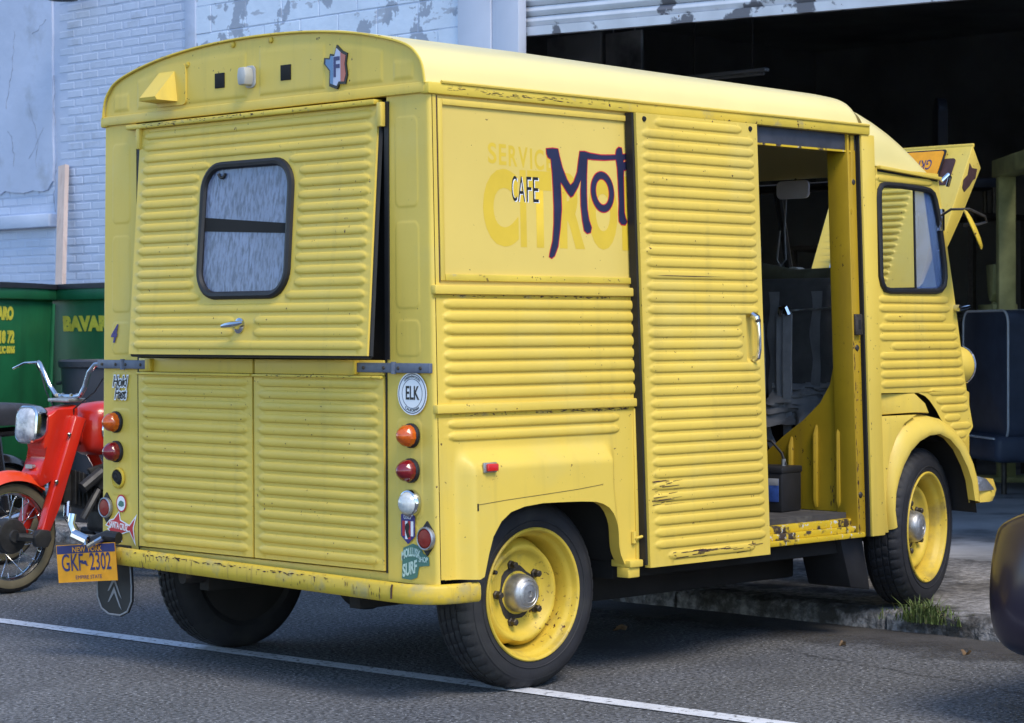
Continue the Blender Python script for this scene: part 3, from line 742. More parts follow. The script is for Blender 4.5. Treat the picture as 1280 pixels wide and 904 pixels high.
V = [hp(a, b, 0) for a, b in Eg] + [hp(a, b, -.012) for a, b in Eg]
mb.add(V, [(0, 1, 5, 4), (1, 2, 6, 5), (2, 3, 7, 6), (3, 0, 4, 7)])
hatch = mb.obj('tail_hatch', 'yellow', van, 50)
mb = MB(); mb.prism(Eg, lambda a, b, d: hp(a * .985 - (0.004), b + .004, d), -.035, -.0125); mb.obj('hatch_lining', 'void', hatch)
mb = MB()
for P0, P1 in (((-.714, HB), (-.714, HT)), ((.702, HB), (-.714, HB))): mb.tube([hp(P0[0], P0[1], -.018), hp(P1[0], P1[1], -.018)], .010, 6)
mb.obj('hatch_seal', 'black', hatch)
outer = rrect(WN[2] + .01, WN[3] + .01, WN[4] + .012, 8)
mb = MB(); mb.tube([hp(WN[0] + a, WN[1] + b, .004) for a, b in rrect(WN[2] - .012, WN[3] - .012, WN[4], 9)], .0155, 8, closed=True); mb.obj('window_rubber', 'black', hatch)
mb = MB(); mb.prism([(WN[0] + a, WN[1] + b) for a, b in wp], hp, -.004, -.001); pane = mb.obj('window_pane', 'frost', hatch)
mb = MB(); mb.prism([(WN[0] - .25, 1.727), (WN[0] + .25, 1.765), (WN[0] + .25, 1.712), (WN[0] - .25, 1.690)], hp, -.0005, .0006); mb.obj('window_bar', 'void', pane)
mb = MB(); mb.tube([hp(WN[0] + .155 + .02 * math.cos(t), 1.932 + .016 * math.sin(t), .004) for t in frange(3.1, 6.3, 8)], .006, 6); mb.obj('rubber_tag', 'black', hatch)
HX, HZ_ = .010, 1.345
mb = MB(); mb.lathe([(.030, .0), (.030, .006), (.016, .012), (.013, .03), (0, .032)], hp(HX, HZ_, 0), Vector(hp(HX, HZ_, 1)) - Vector(hp(HX, HZ_, 0)), 16); hd = mb.obj('handle', 'chrome', hatch)
mb = MB(); mb.tube([hp(HX + .062, HZ_ - .005, .036), hp(HX + .03, HZ_ - .002, .040), hp(HX, HZ_, .041), hp(HX - .03, HZ_ + .003, .040), hp(HX - .062, HZ_ + .008, .036)], [.007, .011, .013, .011, .007], 8); mb.obj('handle_bar', 'chrome', hd)
for y in (.70, -.735):
    mb = MB(); mb.box(-.03, -.006, y - .012, y + .012, 2.06, 2.148, .004); mb.obj('hatch_bracket', 'yellow', van)
# strap hinges
for y0, y1 in ((.66, .995), (-.985, -.60)):
    mb = MB(); mb.box(-.020, -.004, y0, y1, 1.180, 1.215, .003); hg = mb.obj('strap_hinge', 'blue_steel', van)
    for t in (.12, .42, .62, .9):
        mb = MB(); mb.lathe([(.007, 0), (.006, .005), (0, .006)], (-.019, lerp(y0, y1, t), 1.197), (-1, 0, 0), 8); mb.obj('hinge_rivet', 'steel', hg)
    ym = lerp(y0, y1, .5)
    mb = MB(); mb.tube([(-.018, ym - .004, 1.176), (-.018, ym - .004, 1.219)], .010, 8); mb.obj('hinge_pin', 'blue_steel', hg)
    yk = y0 - .02 if y0 > 0 else y1 + .37
    mb = MB(); mb.box(-.03, -.006, (.625 if y0 > 0 else -.602), (.66 if y0 > 0 else -.585), 1.172, 1.222, .004); mb.obj('hinge_bracket', 'yellow_worn', hg)
# lamps
def cone_lamp(y, z, lens, parent=van):
    mb = MB(); mb.lathe([(.044, 0), (.044, .010), (.040, .014), (.036, .014)], (-.003, y, z), (-1, 0, 0), 24); b = mb.obj('tail_lamp', 'black', parent)
    mb = MB(); pr = [(.039, .010), (.040, .022), (.0375, .034), (.032, .045), (.024, .055), (.015, .0625), (.007, .066), (0, .067)]
    mb.lathe(pr, (-.003, y, z), (-1, 0, 0), 24, fun=lambda a, k, j, r, h: (r * (1 - .03 * (k % 2)), h)); mb.obj('lamp_lens', lens, b, 25)
    return b
cone_lamp(.888, .962, 'amber'); cone_lamp(.886, .842, 'redlens'); cone_lamp(-.874, .958, 'amber'); cone_lamp(-.872, .834, 'redlens')
mb = MB(); mb.lathe([(.043, 0), (.043, .006), (.036, .009), (.034, .004), (.030, .002), (0, .001)], (-.004, .875, .735), (-1, 0, 0), 24); ho = mb.obj('empty_lamp_socket', 'yellow_worn', van)
mb = MB(); mb.lathe([(.033, .003), (.028, .007), (.02, .012), (.012, .010), (0, .016)], (-.004, .878, .738), (-1, 0, 0), 14, fun=lambda a, k, j, r, h: (r * (1 + .22 * math.sin(2 * a + 1)), h)); mb.obj('socket_hole', 'void', ho)
mb = MB(); mb.lathe([(.050, 0), (.050, .012), (.046, .020), (.041, .022)], (-.003, -.872, .718), (-1, 0, 0), 28); wl_ = mb.obj('reversing_lamp', 'chrome', van)
mb = MB(); mb.lathe([(.041, .020), (.036, .034), (.022, .044), (0, .047)], (-.003, -.872, .718), (-1, 0, 0), 28); mb.obj('lamp_lens', 'whitelens', wl_)
for y, z in ((.957, .61), (-.953, .597)):
    mb = MB(); mb.prism([(a + y, b + z) for a, b in [(0, .062), (.03, .028), (.03, -.028), (0, -.062), (-.03, -.028), (-.03, .028)]], lambda a, b, d: (-d, a, b), .0, .006); rf = mb.obj('reflector_plate', 'black', van)
    mb = MB(); mb.lathe([(.042, .004), (.042, .016), (.038, .020), (.035, .018)], (0, y, z), (-1, 0, 0), 24); mb.obj('reflector_rim', 'alu', rf)
    mb = MB(); mb.lathe([(.036, .014), (.03, .019), (0, .021)], (0, y, z), (-1, 0, 0), 24); mb.obj('reflector_lens', 'reflector', rf)

# stickers on the tail (all lie about 5-6 mm proud, on the pads)
RX, RZ = (0, -1, 0), (0, 0, 1)
def rp(y, z): return lambda a, b, d: (-.0068 - d, y - a, z + b)
def rt(s, y, z, size, m, par, xs=1, d=.0080, **k): return text(s, size, m, par, 'lettering', (-d, y, z), RX, RZ, xs, **k)
st1 = shape([ellipse(.076, .076, 40)], 'white', van, 'oval_sticker', rp(-.882, 1.107))
shape([ellipse(.071, .071, 40), ellipse(.068, .068, 40)], 'navy', st1, 'sticker_ring', lambda a, b, d: (-.0076 - d, -.882 - a, 1.107 + b), d=.0003)
shape([ellipse(.053, .053, 40), ellipse(.051, .051, 40)], 'navy', st1, 'sticker_ring', lambda a, b, d: (-.0076 - d, -.882 - a, 1.107 + b), d=.0003)
rt('ELK', -.882, 1.107, .068, 'ink', st1, .62, off=.0012)
rt('GREENWOOD', -.882, 1.167, .014, 'ink', st1, .9, fn=lambda a, b: (a, b - a * a * 9))
rt('CALIFORNIA', -.882, 1.047, .014, 'ink', st1, .9, fn=lambda a, b: (a, b + a * a * 9))
st2 = shape([[(-.036, .05), (.036, .05), (.036, -.028), (0, -.056), (-.036, -.028)]], 'purple', van, 'shield_sticker', rp(-.857, .628))
for a, m in ((-.022, 'redink'), (-.0075, 'white'), (.0075, 'redink'), (.022, 'white')):
    e = -.026 + (.018 - abs(a) * .75) * -1
    shape([[(a - .0065, .026), (a + .0065, .026), (a + .0065, e), (a - .0065, e)]], m, st2, 'shield_stripe', lambda a_, b, d: (-.0076 - d, -.857 - a_, .628 + b), d=.0003)
rt('USCF', -.857, .667, .02, 'white', st2, .9)
shape([[(-.012, .014), (.004, .022), (.010, .006), (.004, -.012), (.012, -.03), (-.002, -.034), (-.010, -.016), (-.014, .0)]], 'ink', st2, 'shield_figure', lambda a, b, d: (-.0082 - d, -.857 - a, .628 + b), d=.0003)
bl = [(-.068, -.06), (-.02, -.062), (.012, -.052), (.022, -.012), (.075, -.006), (.072, .024), (.042, .036), (.03, .058), (-.01, .068), (-.06, .05), (-.066, .0)]
st3 = shape([bl], 'teal', van, 'surf_sticker', lambda a, b, d: (-.0024 - d, -.888 - a, .507 + b))
def tb(dy, dz): return lambda a, b: (a, b + .18 * a)
text('MOLLUSK', .036, 'mint', st3, 'lettering', (-.0036, -.868, .533), RX, RZ, .62, off=.0012, fn=lambda a, b: (a, b * 1.15 + .10 * a + .02 - a * a * 6 - .01))
text('SURF', .056, 'mint', st3, 'lettering', (-.0036, -.862, .483), RX, RZ, .60, off=.0016, fn=lambda a, b: (a, b * 1.1 + .30 * a))
text('SHOP', .026, 'mint', st3, 'lettering', (-.0036, -.932, .520), RX, RZ, .70, off=.0006, fn=lambda a, b: (a, b))
# left post
st4 = text('Hold', .062, 'white', van, 'script_sticker', (-.0070, .86, 1.126), RX, RZ, .78, shear=.3, off=.0060)
text('Hold', .062, 'ink', st4, 'lettering', (-.0080, .86, 1.126), RX, RZ, .78, shear=.3, off=.0008)
text('Fast', .062, 'white', st4, 'lettering', (-.0070, .858, 1.076), RX, RZ, .78, shear=.3, off=.0060)
text('Fast', .062, 'ink', st4, 'lettering', (-.0080, .858, 1.076), RX, RZ, .78, shear=.3, off=.0008)
text('4', .10, 'purple', van, 'number_sticker', (-.0062, .905, 1.318), RX, RZ, .75, shear=.45, off=.003)
st5 = shape([ellipse(.034, .036)], 'redink', van, 'round_sticker', rp(.853, .632))
shape([ellipse(.028, .030)], 'white', st5, 'round_sticker_face', lambda a, b, d: (-.0076 - d, .853 - a, .632 + b), d=.0003)
shape([[(-.02, -.006), (-.012, .008), (0, .012), (.018, .006), (.02, -.008), (.006, -.014), (-.012, -.012)]], 'teal', st5, 'round_sticker_mark', lambda a, b, d: (-.0082 - d, .853 - a, .632 + b), d=.0003)
SH = [(-.095, .005), (-.075, .022), (-.045, .028), (-.012, .058), (-.004, .026), (.03, .016), (.06, .006), (.098, .04), (.082, .0), (.092, -.05), (.062, -.010), (.03, -.018), (.0, -.026), (.004, -.05), (-.024, -.030), (-.06, -.024), (-.082, -.012), (-.06, -.004)]
st6 = shape([SH], 'white', van, 'shark_sticker', lambda a, b, d: (-.0040 - d, .862 - a, .535 + b), off=.005)
shape([SH], 'redink', st6, 'shark_body', lambda a, b, d: (-.0048 - d, .862 - a, .535 + b), d=.0003)
text('SANTA CRUZ', .037, 'white', st6, 'lettering', (-.0056, .875, .538), RX, RZ, .55, off=.0008, fn=lambda a, b: (a, b * 1.0 - .10 * a))

# rear bumper wrapping round the right-hand corner
bpth = [(-.03, .93), (-.075, .90), (-.085, .84)] + [(-.085, y) for y in frange(.7, -.84, 14)] + [(-.082, -.90), (-.066, -.955), (-.035, -1.0), (.01, -1.028), (.07, -1.042), (.165, -1.046)]
def bumper_z(i): 
    y = bpth[i][1]; return .400 + .028 * (y + .9) / 1.8 * .9
secs = []
for i, (x, y) in enumerate(bpth):
    a = Vector(bpth[max(0, i - 1)]); b = Vector(bpth[min(len(bpth) - 1, i + 1)]); t = (b - a).normalized(); nrm = Vector((t.y, -t.x))
    if nrm.dot(Vector((x - .5, y))) < 0: nrm = -nrm
    z0 = bumper_z(i) - .030; q = []
    for o_, zz in ((-.05, .064), (-.012, .070), (-.002, .066), (.004, .056), (.006, .03), (.004, .008), (-.004, .0), (-.03, -.002), (-.05, .004)):
        p = Vector((x, y)) + nrm * o_; q.append((p.x, p.y, z0 + zz))
    secs.append(q)
mb = MB(); mb.loft(secs, closed=True, cap=True); bump_ = mb.obj('rear_bumper', 'yellow_worn', van, 40)
mb = MB(); mb.tube([(-.088, -.862, .435), (-.0925, -.862, .42), (-.092, -.860, .385)], .0035, 5); mb.obj('bumper_joint', 'brown', bump_)
for y in (.5, -.6):
    mb = MB(); mb.box(-.06, .3, y - .025, y + .025, .375, .405, .004); mb.obj('bumper_bracket', 'under', bump_)

# ---- right flank
# corner strip, upper sign panel, frame
mb = MB(); mb.grid(uniq([RC, .034]), frange(.452, 2.17, 8), lambda u, v, h: side(u, v, .0005), lambda u, v: 0); mb.obj('corner_strip', 'yellow', van)
mb = MB(); mb.grid(frange(.034, 1.78, 8), frange(1.49, 2.17, 5), lambda u, v, h: side(u, v, -.006), lambda u, v: 0); sp = mb.obj('sign_panel', 'yellow_plain', van)
def sbox(name, x0, x1, z0, z1, h0, h1, m, par, r=.003):
    mb = MB(); mb.prism([(x0, z0), (x1, z0), (x1, z1), (x0, z1)], lambda a, b, d: side(a, b, d), h0, h1, r); return mb.obj(name, m, par)
sbox('panel_frame', .040, .062, 1.506, 2.150, -.006, .004, 'yellow', sp)
sbox('panel_frame', .0625, 1.76, 2.128, 2.150, -.006, .004, 'yellow', sp)
sbox('panel_frame', .0625, 1.76, 1.506, 1.530, -.006, .005, 'yellow_rail', sp)
sbox('panel_gap', .0335, .0385, 1.50, 2.16, -.006, .0012, 'brown', sp, 0)
# rails
sbox('flank_rail', .0, 1.76, 1.458, 1.491, -.01, .016, 'yellow', van, .005)
sbox('flank_rail', .0, 1.76, 1.037, 1.069, -.01, .016, 'yellow', van, .005)
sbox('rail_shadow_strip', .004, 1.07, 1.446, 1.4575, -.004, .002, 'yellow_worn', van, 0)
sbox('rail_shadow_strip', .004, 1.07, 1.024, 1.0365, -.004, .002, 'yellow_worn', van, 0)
# ribbed middle panel
zs = [1.425 - i * .0457 for i in range(8)]
ribs = [(.050, 1.70, z) for z in zs]
mb = MB(); mb.grid(rib_cols([(.05, 1.70)], .0345, 1.78), rib_rows(zs, 1.069, 1.459, .0185), side, rib_h(ribs, .0185, .0095)); mb.obj('flank_panel', 'yellow', van, 50)
# lower flank with wheel bulge
AR = [(.0345, .450), (.160, .447), (.180, .455), (.205, .535), (.228, .594), (.27, .646), (.32, .677), (.39, .693), (.486, .70), (.60, .698), (.694, .695), (.77, .690), (.811, .680), (.845, .664), (.869, .640), (.90, .585), (.983, .437), (1.0, .437), (1.78, .437)]
def arf(x):
    for i in range(len(AR) - 1):
        if x <= AR[i + 1][0] + 1e-9: return lerp(AR[i][1], AR[i + 1][1], (x - AR[i][0]) / (AR[i + 1][0] - AR[i][0]))
    return .437
def bulge(x, z):
    rx = .935 if z > .74 else .935 + (.74 - z) * .12
    return .052 * sm(.085, .150, x) * (1 - sm(rx - .07, rx, x)) * (1 - sm(.835, .915, z)) - 0.0
cr = lambda x, z: 0.0
ribz = [.9985, .9545]; ribs = [(.063, .965, z) for z in ribz]
hh = rib_h(ribs, .0165, .0095, bulge)
us = uniq([a for a, _ in AR] + frange(.08, .16, 12) + frange(.16, .33, 18) + frange(.33, .80, 12) + frange(.80, 1.0, 22) + rib_cols([(.063, .965)], .0345, 1.78), 2e-3)
top = rib_rows(ribz, .93, 1.037, .0165)
rows = frange(0, 1, 26)
mb = MB()
allrows = [('t', t) for t in rows] + [('z', z) for z in top[1:]]
mb.grid(us, list(range(len(allrows))), lambda u, v, h: side(u, lerp(arf(u), .93, allrows[v][1]) if allrows[v][0] == 't' else allrows[v][1], h),
        lambda u, v: hh(u, lerp(arf(u), .93, allrows[v][1]) if allrows[v][0] == 't' else allrows[v][1]))
lowp = mb.obj('lower_flank', 'yellow', van, 50)
mb = MB(); E0 = [side(x, arf(x), bulge(x, arf(x))) for x in us if .16 <= x <= 1.0]; mb.loft([E0, [(p[0], p[1] + .05, p[2] + .004) for p in E0]]); mb.obj('arch_lip', 'yellow', lowp)
mb = MB(); cl = [side(x, z, bulge(x, z) + .001) for x, z in [(.155, .712), (.30, .722), (.5, .732), (.68, .742), (.80, .752), (.885, .768)]]; mb.tube(cl, .0009, 4); mb.obj('crack', 'brown', lowp)
mb = MB(); mb.prism([(.150, .690), (.157, .690), (.157, .716), (.150, .716)], lambda a, b, d: side(a, b, bulge(a, b) + d), .0, .0012); mb.obj('chip', 'void', lowp)
sbox('edge_bead', 1.045, 1.062, .45, 1.03, -.004, .006, 'yellow', van)
mk = MB(); mk.prism([(.180, .824), (.246, .824), (.246, .860), (.180, .860)], lambda a, b, d: side(a, b, .050 + d), 0, .010, .003); mko = mk.obj('side_marker', 'alu', van)
mk = MB(); mk.prism([(.190, .829), (.243, .829), (.243, .856), (.190, .856)], lambda a, b, d: side(a, b, .050 + d), .009, .022, .004); mk.obj('marker_lens', 'redbright', mko)
mb = MB(); mb.box(.985, 1.06, -1.03, -.93, .425, .452, .004); mb.box(.985, 1.05, -1.02, -.96, .385, .425, .003); mb.obj('door_stop', 'yellow', van)
mb = MB(); mb.tube([side(1.03, .535, .008), side(1.03, .535, .02), side(1.07, .540, .02)], .006, 6); mb.tube([side(1.03, .515, .006), side(1.03, .56, .006)], .010, 6); mb.obj('door_catch', 'yellow', van)
# lettering on the sign panel
spf = lambda dd: (lambda a, b, d: side(a, b, -.006 + dd + d))
def stx(s, x0, x1, zc, ht, m, off=0.0, dd=.0012, shear=0):
    cu = bpy.data.curves.new('t', 'FONT'); cu.body = s; cu.size = 1; cu.offset = off; cu.extrude = .0; cu.shear = shear; cu.resolution_u = 5
    ob = bpy.data.objects.new('t', cu); COL.objects.link(ob); dg = bpy.context.evaluated_depsgraph_get(); dg.update()
    me = bpy.data.meshes.new_from_object(ob.evaluated_get(dg)); bpy.data.objects.remove(ob)
    a0 = min(v.co.x for v in me.vertices); a1 = max(v.co.x for v in me.vertices); b0 = min(v.co.y for v in me.vertices); b1 = max(v.co.y for v in me.vertices)
    for v in me.vertices:
        x = lerp(x0, x1, (v.co.x - a0) / (a1 - a0)); z = zc - ht / 2 + ht * (v.co.y - b0) / (b1 - b0); v.co = side(x, z, -.006 + dd)
    me.name = 'lettering'; me.materials.clear(); me.materials.append(M[m]); ob = bpy.data.objects.new('lettering', me); COL.objects.link(ob); return attach(ob, sp)
for ch, a, b in (('S', .294, .338), ('E', .350, .388), ('R', .400, .445), ('V', .450, .500), ('I', .512, .523), ('C', .535, .585), ('E', .598, .636)): stx(ch, a, b, 1.970 - (a - .3) * .05, .076, 'ghost', .022, .0003)
for ch, a, b in (('C', .264, .445), ('I', .455, .487), ('T', .495, .622), ('R', .662, .800), ('O', .822, .985), ('E', 1.01, 1.12), ('N', 1.15, 1.29)): stx(ch, a, b, 1.775, .282, 'ghost', .055, .00045)
for k, (ch, a, b) in enumerate((('C', .412, .440), ('A', .445, .481), ('F', .490, .515), ('E', .524, .553))):
    stx(ch, a + .004, b + .004, 1.844, .092, 'white', -.004, .0007); stx(ch, a, b, 1.847, .092, 'ink', -.004, .0010)
MP = [(0.598, 2.001), (0.633, 2.004), (0.661, 2.003), (0.668, 1.977), (0.682, 1.936), (0.706, 1.892), (0.725, 1.871), (0.743, 1.883), (0.764, 1.922), (0.774, 1.972), (0.78, 2.0), (0.807, 2.001), (0.836, 1.996), (0.898, 1.992), (0.94, 1.994), (0.98, 1.997), (0.985, 2.017), (0.999, 2.027), (1.015, 2.025), (1.02, 2.001), (1.057, 2.006), (1.1, 2.006), (1.099, 1.986), (1.046, 1.984), (1.024, 1.98), (1.024, 1.971), (1.052, 1.977), (1.069, 1.965), (1.055, 1.948), (1.025, 1.94), (1.023, 1.92), (1.023, 1.849), (1.024, 1.778), (1.031, 1.757), (1.039, 1.744), (1.028, 1.732), (1.007, 1.733), (0.993, 1.745), (0.992, 1.777), (0.995, 1.812), (0.994, 1.848), (0.992, 1.897), (0.989, 1.947), (0.982, 1.98), (0.919, 1.975), (0.856, 1.974), (0.823, 1.975), (0.82, 1.97), (0.815, 1.911), (0.813, 1.841), (0.815, 1.785), (0.824, 1.743), (0.837, 1.716), (0.831, 1.698), (0.812, 1.694), (0.797, 1.704), (0.788, 1.742), (0.781, 1.798), (0.781, 1.853), (0.784, 1.895), (0.766, 1.867), (0.739, 1.834), (0.726, 1.827), (0.704, 1.847), (0.68, 1.874), (0.672, 1.88), (0.673, 1.835), (0.674, 1.78), (0.665, 1.711), (0.651, 1.641), (0.632, 1.606), (0.617, 1.597), (0.604, 1.602), (0.608, 1.616), (0.624, 1.661), (0.632, 1.723), (0.634, 1.786), (0.632, 1.847), (0.628, 1.916), (0.622, 1.964), (0.607, 1.97), (0.6, 1.983)]
def oell(cx, rx, ry, tw=.012): return [(cx + rx * math.cos(t) - tw * math.sin(t), 1.853 + ry * math.sin(t)) for t in frange(0, 2 * math.pi, 41)[:-1]]
def ribbon(P, e, m, dd):
    n_ = len(P); out = []
    ar = sum(P[i][0] * P[(i + 1) % n_][1] - P[(i + 1) % n_][0] * P[i][1] for i in range(n_)); sg = 1 if ar > 0 else -1
    for i in range(n_):
        a, b, c_ = Vector(P[i - 1]), Vector(P[i]), Vector(P[(i + 1) % n_]); t = ((b - a).normalized() + (c_ - b).normalized())
        t = t.normalized() if t.length > 1e-6 else (c_ - b).normalized(); nn = Vector((t.y, -t.x)) * sg; out.append((b.x + nn.x * e, b.y + nn.y * e))
    mb = MB(); mb.loft([[side(a, b, -.006 + dd) for a, b in P + P[:1]], [side(a, b, -.006 + dd) for a, b in out + out[:1]]]); return mb.obj('lettering', m, sp, flat=True)
ribbon(MP, .0038, 'redink', .0010)
for m, e, dd in (('redink', .0036, .0008), ('navy', 0, .0013)):
    if m == 'navy': shape([[(a, b) for a, b in MP]], m, sp, 'lettering', spf(dd), d=.0002)
    for cx in (.902, 1.125): shape([oell(cx, .064 + e, .076 + e, .004), oell(cx, .038 - e, .050 - e, .004)], m, sp, 'lettering', spf(dd), d=.0002)

# ---- rust flakes and chips along edges (too small to pick apart: one part each)
def flakes(name, posf, n, seed, u0, u1, v0, v1, la, lb, ha, hb, parent, m='brown', clus=6):
    rn = random.Random(seed); cs = [rn.uniform(u0, u1) for _ in range(clus)]; mb = MB()
    for k in range(n):
        u = rn.gauss(rn.choice(cs), (u1 - u0) * .06) if rn.random() < .75 else rn.uniform(u0, u1)
        u = min(max(u, min(u0, u1)), max(u0, u1)); v = rn.uniform(v0, v1); l = rn.uniform(la, lb); h = rn.uniform(ha, hb)
        P = [(u + l * math.cos(t) * rn.uniform(.5, 1), v + h * math.sin(t) * rn.uniform(.5, 1)) for t in frange(0, 2 * math.pi, 8)[:-1]]
        mb.add([posf(a, b) for a, b in P], [tuple(range(len(P)))])
    return tag(mb.obj(name, m, parent, flat=True), kind='stuff')
bz = lambda y: .400 + .028 * (y + .9) / 1.8 * .9 - .030
flakes('rust_flakes', lambda u, v: (-.0906 + .0 * v, u, bz(u) + v), 90, 1, .72, -.55, .050, .060, .004, .016, .001, .0035, bump_)
flakes('rust_flakes', lambda u, v: (-.0865 + (.0006 if v < 0 else 0) - .0, u, bz(u) + .0655 + v * 0) if False else (-.0918, u, bz(u) + v), 40, 2, .68, -.80, .010, .050, .001, .0025, .004, .016, bump_)
flakes('rust_flakes', lambda u, v: (u, -.9777, v), 70, 3, .06, 1.0, 2.176, 2.190, .004, .020, .0008, .002, van)
flakes('rust_flakes', lambda u, v: (-.0345, u, v), 60, 4, .65, -.70, 2.146, 2.157, .003, .014, .0008, .0022, van)
flakes('rust_flakes', lambda u, v: side(u, v, .0026), 60, 5, .10, 1.0, 1.026, 1.034, .004, .018, .0008, .003, van)
flakes('rust_flakes', lambda u, v: side(u, v, .0026), 40, 6, .10, 1.0, 1.449, 1.456, .004, .014, .0008, .003, van)
flakes('rust_flakes', lambda u, v: (-.0268, u, v), 22, 7, -.1, -.70, 1.160, 1.166, .004, .012, .0008, .002, van)
flakes('rust_flakes', lambda u, v: (-.015 , u, arch2(u) + .001 + v), 60, 8, .93, -.9, -.002, .004, .006, .03, .0008, .0025, roof)
flakes('rust_flakes', lambda u, v: side(u, v, .0052), 16, 9, .25, 1.0, 1.510, 1.528, .002, .005, .002, .004, sp, 'brown', 4)
flakes('paint_chips', lambda u, v: side(u, v, -.0048), 7, 10, .15, 1.0, 1.56, 2.1, .0012, .0035, .0012, .0035, sp)
flakes('paint_chips', lambda u, v: side(u, v, bulge(u, v) + .0008), 10, 12, .15, .9, .76, .83, .0012, .003, .0012, .003, lowp)
flakes('paint_chips', lambda u, v: side(PS(u, v), v, .0048), 14, 13, 2.55, 2.63, .5, 2.1, .001, .003, .001, .004, van) if False else None
def rib_chips(ribs_, posf, n, seed, parent):
    rn = random.Random(seed); mb = MB()
    for k in range(n):
        a, b, c_ = rn.choice(ribs_); u = rn.uniform(a + .03, b - .03); v = c_ + rn.uniform(-.012, .014); h0 = rib_h(ribs_)
        P = [(u + rn.uniform(.0012, .0038) * math.cos(t), v + rn.uniform(.0012, .0045) * math.sin(t)) for t in frange(0, 2 * math.pi, 7)[:-1]]
        mb.add([posf(x_, y_, h0(x_, y_) + .0009) for x_, y_ in P], [tuple(range(len(P)))])
    return tag(mb.obj('paint_chips', 'brown', parent, flat=True), kind='stuff')

_z15 = [1.136 - i * (1.136 - .502) / 14 for i in range(15)]
rib_chips([(.032, .70, z) for z in _z15], lambda u, v, h: (-.012 - h, u, v), 12, 31, van)
rib_chips([(-.71, -.032, z) for z in _z15], lambda u, v, h: (-.012 - h, u, v), 16, 32, van)
rib_chips([(-.688, .672, z) for z in hz[15:]], hp, 5, 33, hatch)
rib_chips([(.05, 1.03, 1.425 - i * .0457) for i in range(8)], side, 12, 34, van)

# ---- sliding door
DX = lambda x, z: x + .020 * (2.16 - z)
dpos = lambda x, z, h=0.0: (DX(x, z), -(hw(z) + .047 + h), z)
d0, d1, dz0, dz1 = 1.043, 1.778, .420, 2.160
dz_ = [2.130 - i * (2.130 - .459) / 37 for i in range(38)]
ribs = []
for i, z in enumerate(dz_):
    a, b = d0 + .030, d1 - .028
    if i in (0, 37): a, b = d0 + .105, d1 - .10
    if 17 <= i <= 20: b = d1 - .135
    ribs.append((a, b, z))
PK = (1.672, 1.748, 1.205, 1.390)
pock = lambda u, v: -.020 * sm(PK[0] - .004, PK[0] + .008, u) * (1 - sm(PK[1] - .008, PK[1] + .004, u)) * sm(PK[2] - .004, PK[2] + .010, v) * (1 - sm(PK[3] - .010, PK[3] + .004, v))
us = rib_cols([(a, b) for a, b, _ in ribs[:1] + ribs[1:2] + ribs[18:19]], d0, d1, [PK[0] - .004, PK[0], PK[0] + .004, PK[0] + .008, PK[1] - .008, PK[1] - .004, PK[1], PK[1] + .004])
vs = rib_rows(dz_, dz0, dz1, RW)
mb = MB(); mb.grid(us, vs, dpos, rib_h(ribs, base=pock))
E4 = [(d0, dz0), (d1, dz0), (d1, dz1), (d0, dz1)]
mb.add([dpos(a, b) for a, b in E4] + [dpos(a, b, -.028) for a, b in E4], [(0, 1, 5, 4), (1, 2, 6, 5), (2, 3, 7, 6), (3, 0, 4, 7)])
sdo = mb.obj('sliding_door', 'yellow', van, 50)
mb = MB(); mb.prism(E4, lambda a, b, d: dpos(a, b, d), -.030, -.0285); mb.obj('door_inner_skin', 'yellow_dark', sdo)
mb = MB(); mb.prism([(d0 - .013, dz0 + .01), (d0 - .001, dz0 + .01), (d0 - .001, dz1), (d0 - .013, dz1)], dpos, -.046, -.012); mb.obj('door_seal', 'black', sdo)  # black rubber that also stands in for the shadow in the door gap
mb = MB(); mb.tube([dpos(1.708, 1.388, .004), dpos(1.708, 1.378, .022), dpos(1.709, 1.345, .030), dpos(1.710, 1.30, .032), dpos(1.711, 1.25, .030), dpos(1.711, 1.218, .020), dpos(1.711, 1.210, .002)], [.017, .016, .010, .0085, .009, .012, .014], 10); dh = mb.obj('door_handle', 'chrome', sdo)
mb = MB(); mb.lathe([(.014, 0), (.013, .008), (.006, .012), (0, .012)], dpos(1.709, 1.365, .026), (0, -1, 0), 14); mb.obj('lock_barrel', 'steel', dh)
for x in (d0 + .045, d1 - .045):
    mb = MB(); mb.lathe([(.011, 0), (.009, .005), (0, .006)], dpos(x, 2.138, 0), (0, -1, 0), 12); mb.obj('door_bolt', 'void', sdo)
for k, (a, b, z, wd) in enumerate(((d0 + .08, d0 + .50, dz_[13] - .004, .0016),)):
    mb = MB(); mb.prism([(a, z), (a + .06, z + wd), (b - .2, z + wd), (b, z), (b - .2, z - wd), (a + .06, z - wd * .6)], dpos, .0060, .0076); mb.obj('door_scratch', 'brown', sdo)
rib_chips(ribs, dpos, 16, 21, sdo)
rnd = random.Random(5)
mb = MB()
for k in range(22):
    x = d0 + .02 + rnd.random() ** 2 * .14; z = .70 + rnd.uniform(-.05, .05); l = rnd.uniform(.02, .12); t = rnd.uniform(.0006, .002); h_ = rib_h(ribs)(x + l / 2, z) + .0012
    mb.add([dpos(x, z, h_), dpos(x + l, z + .004, h_ + .0005), dpos(x + l, z + .004 + t, h_ + .0005), dpos(x, z + t * 2, h_)], [(0, 1, 2, 3)])
for k in range(26):
    x = d0 + .10 + rnd.random() * .50; z = .448 + rnd.uniform(-.012, .022); l = rnd.uniform(.015, .09); t = rnd.uniform(.001, .004); h_ = .0125
    mb.add([dpos(x, z, rib_h(ribs)(x, z) + .001), dpos(x + l, z + .002, rib_h(ribs)(x + l, z) + .001), dpos(x + l, z + .002 + t, rib_h(ribs)(x + l, z + t) + .001), dpos(x, z + t, rib_h(ribs)(x, z + t) + .001)], [(0, 1, 2, 3)])
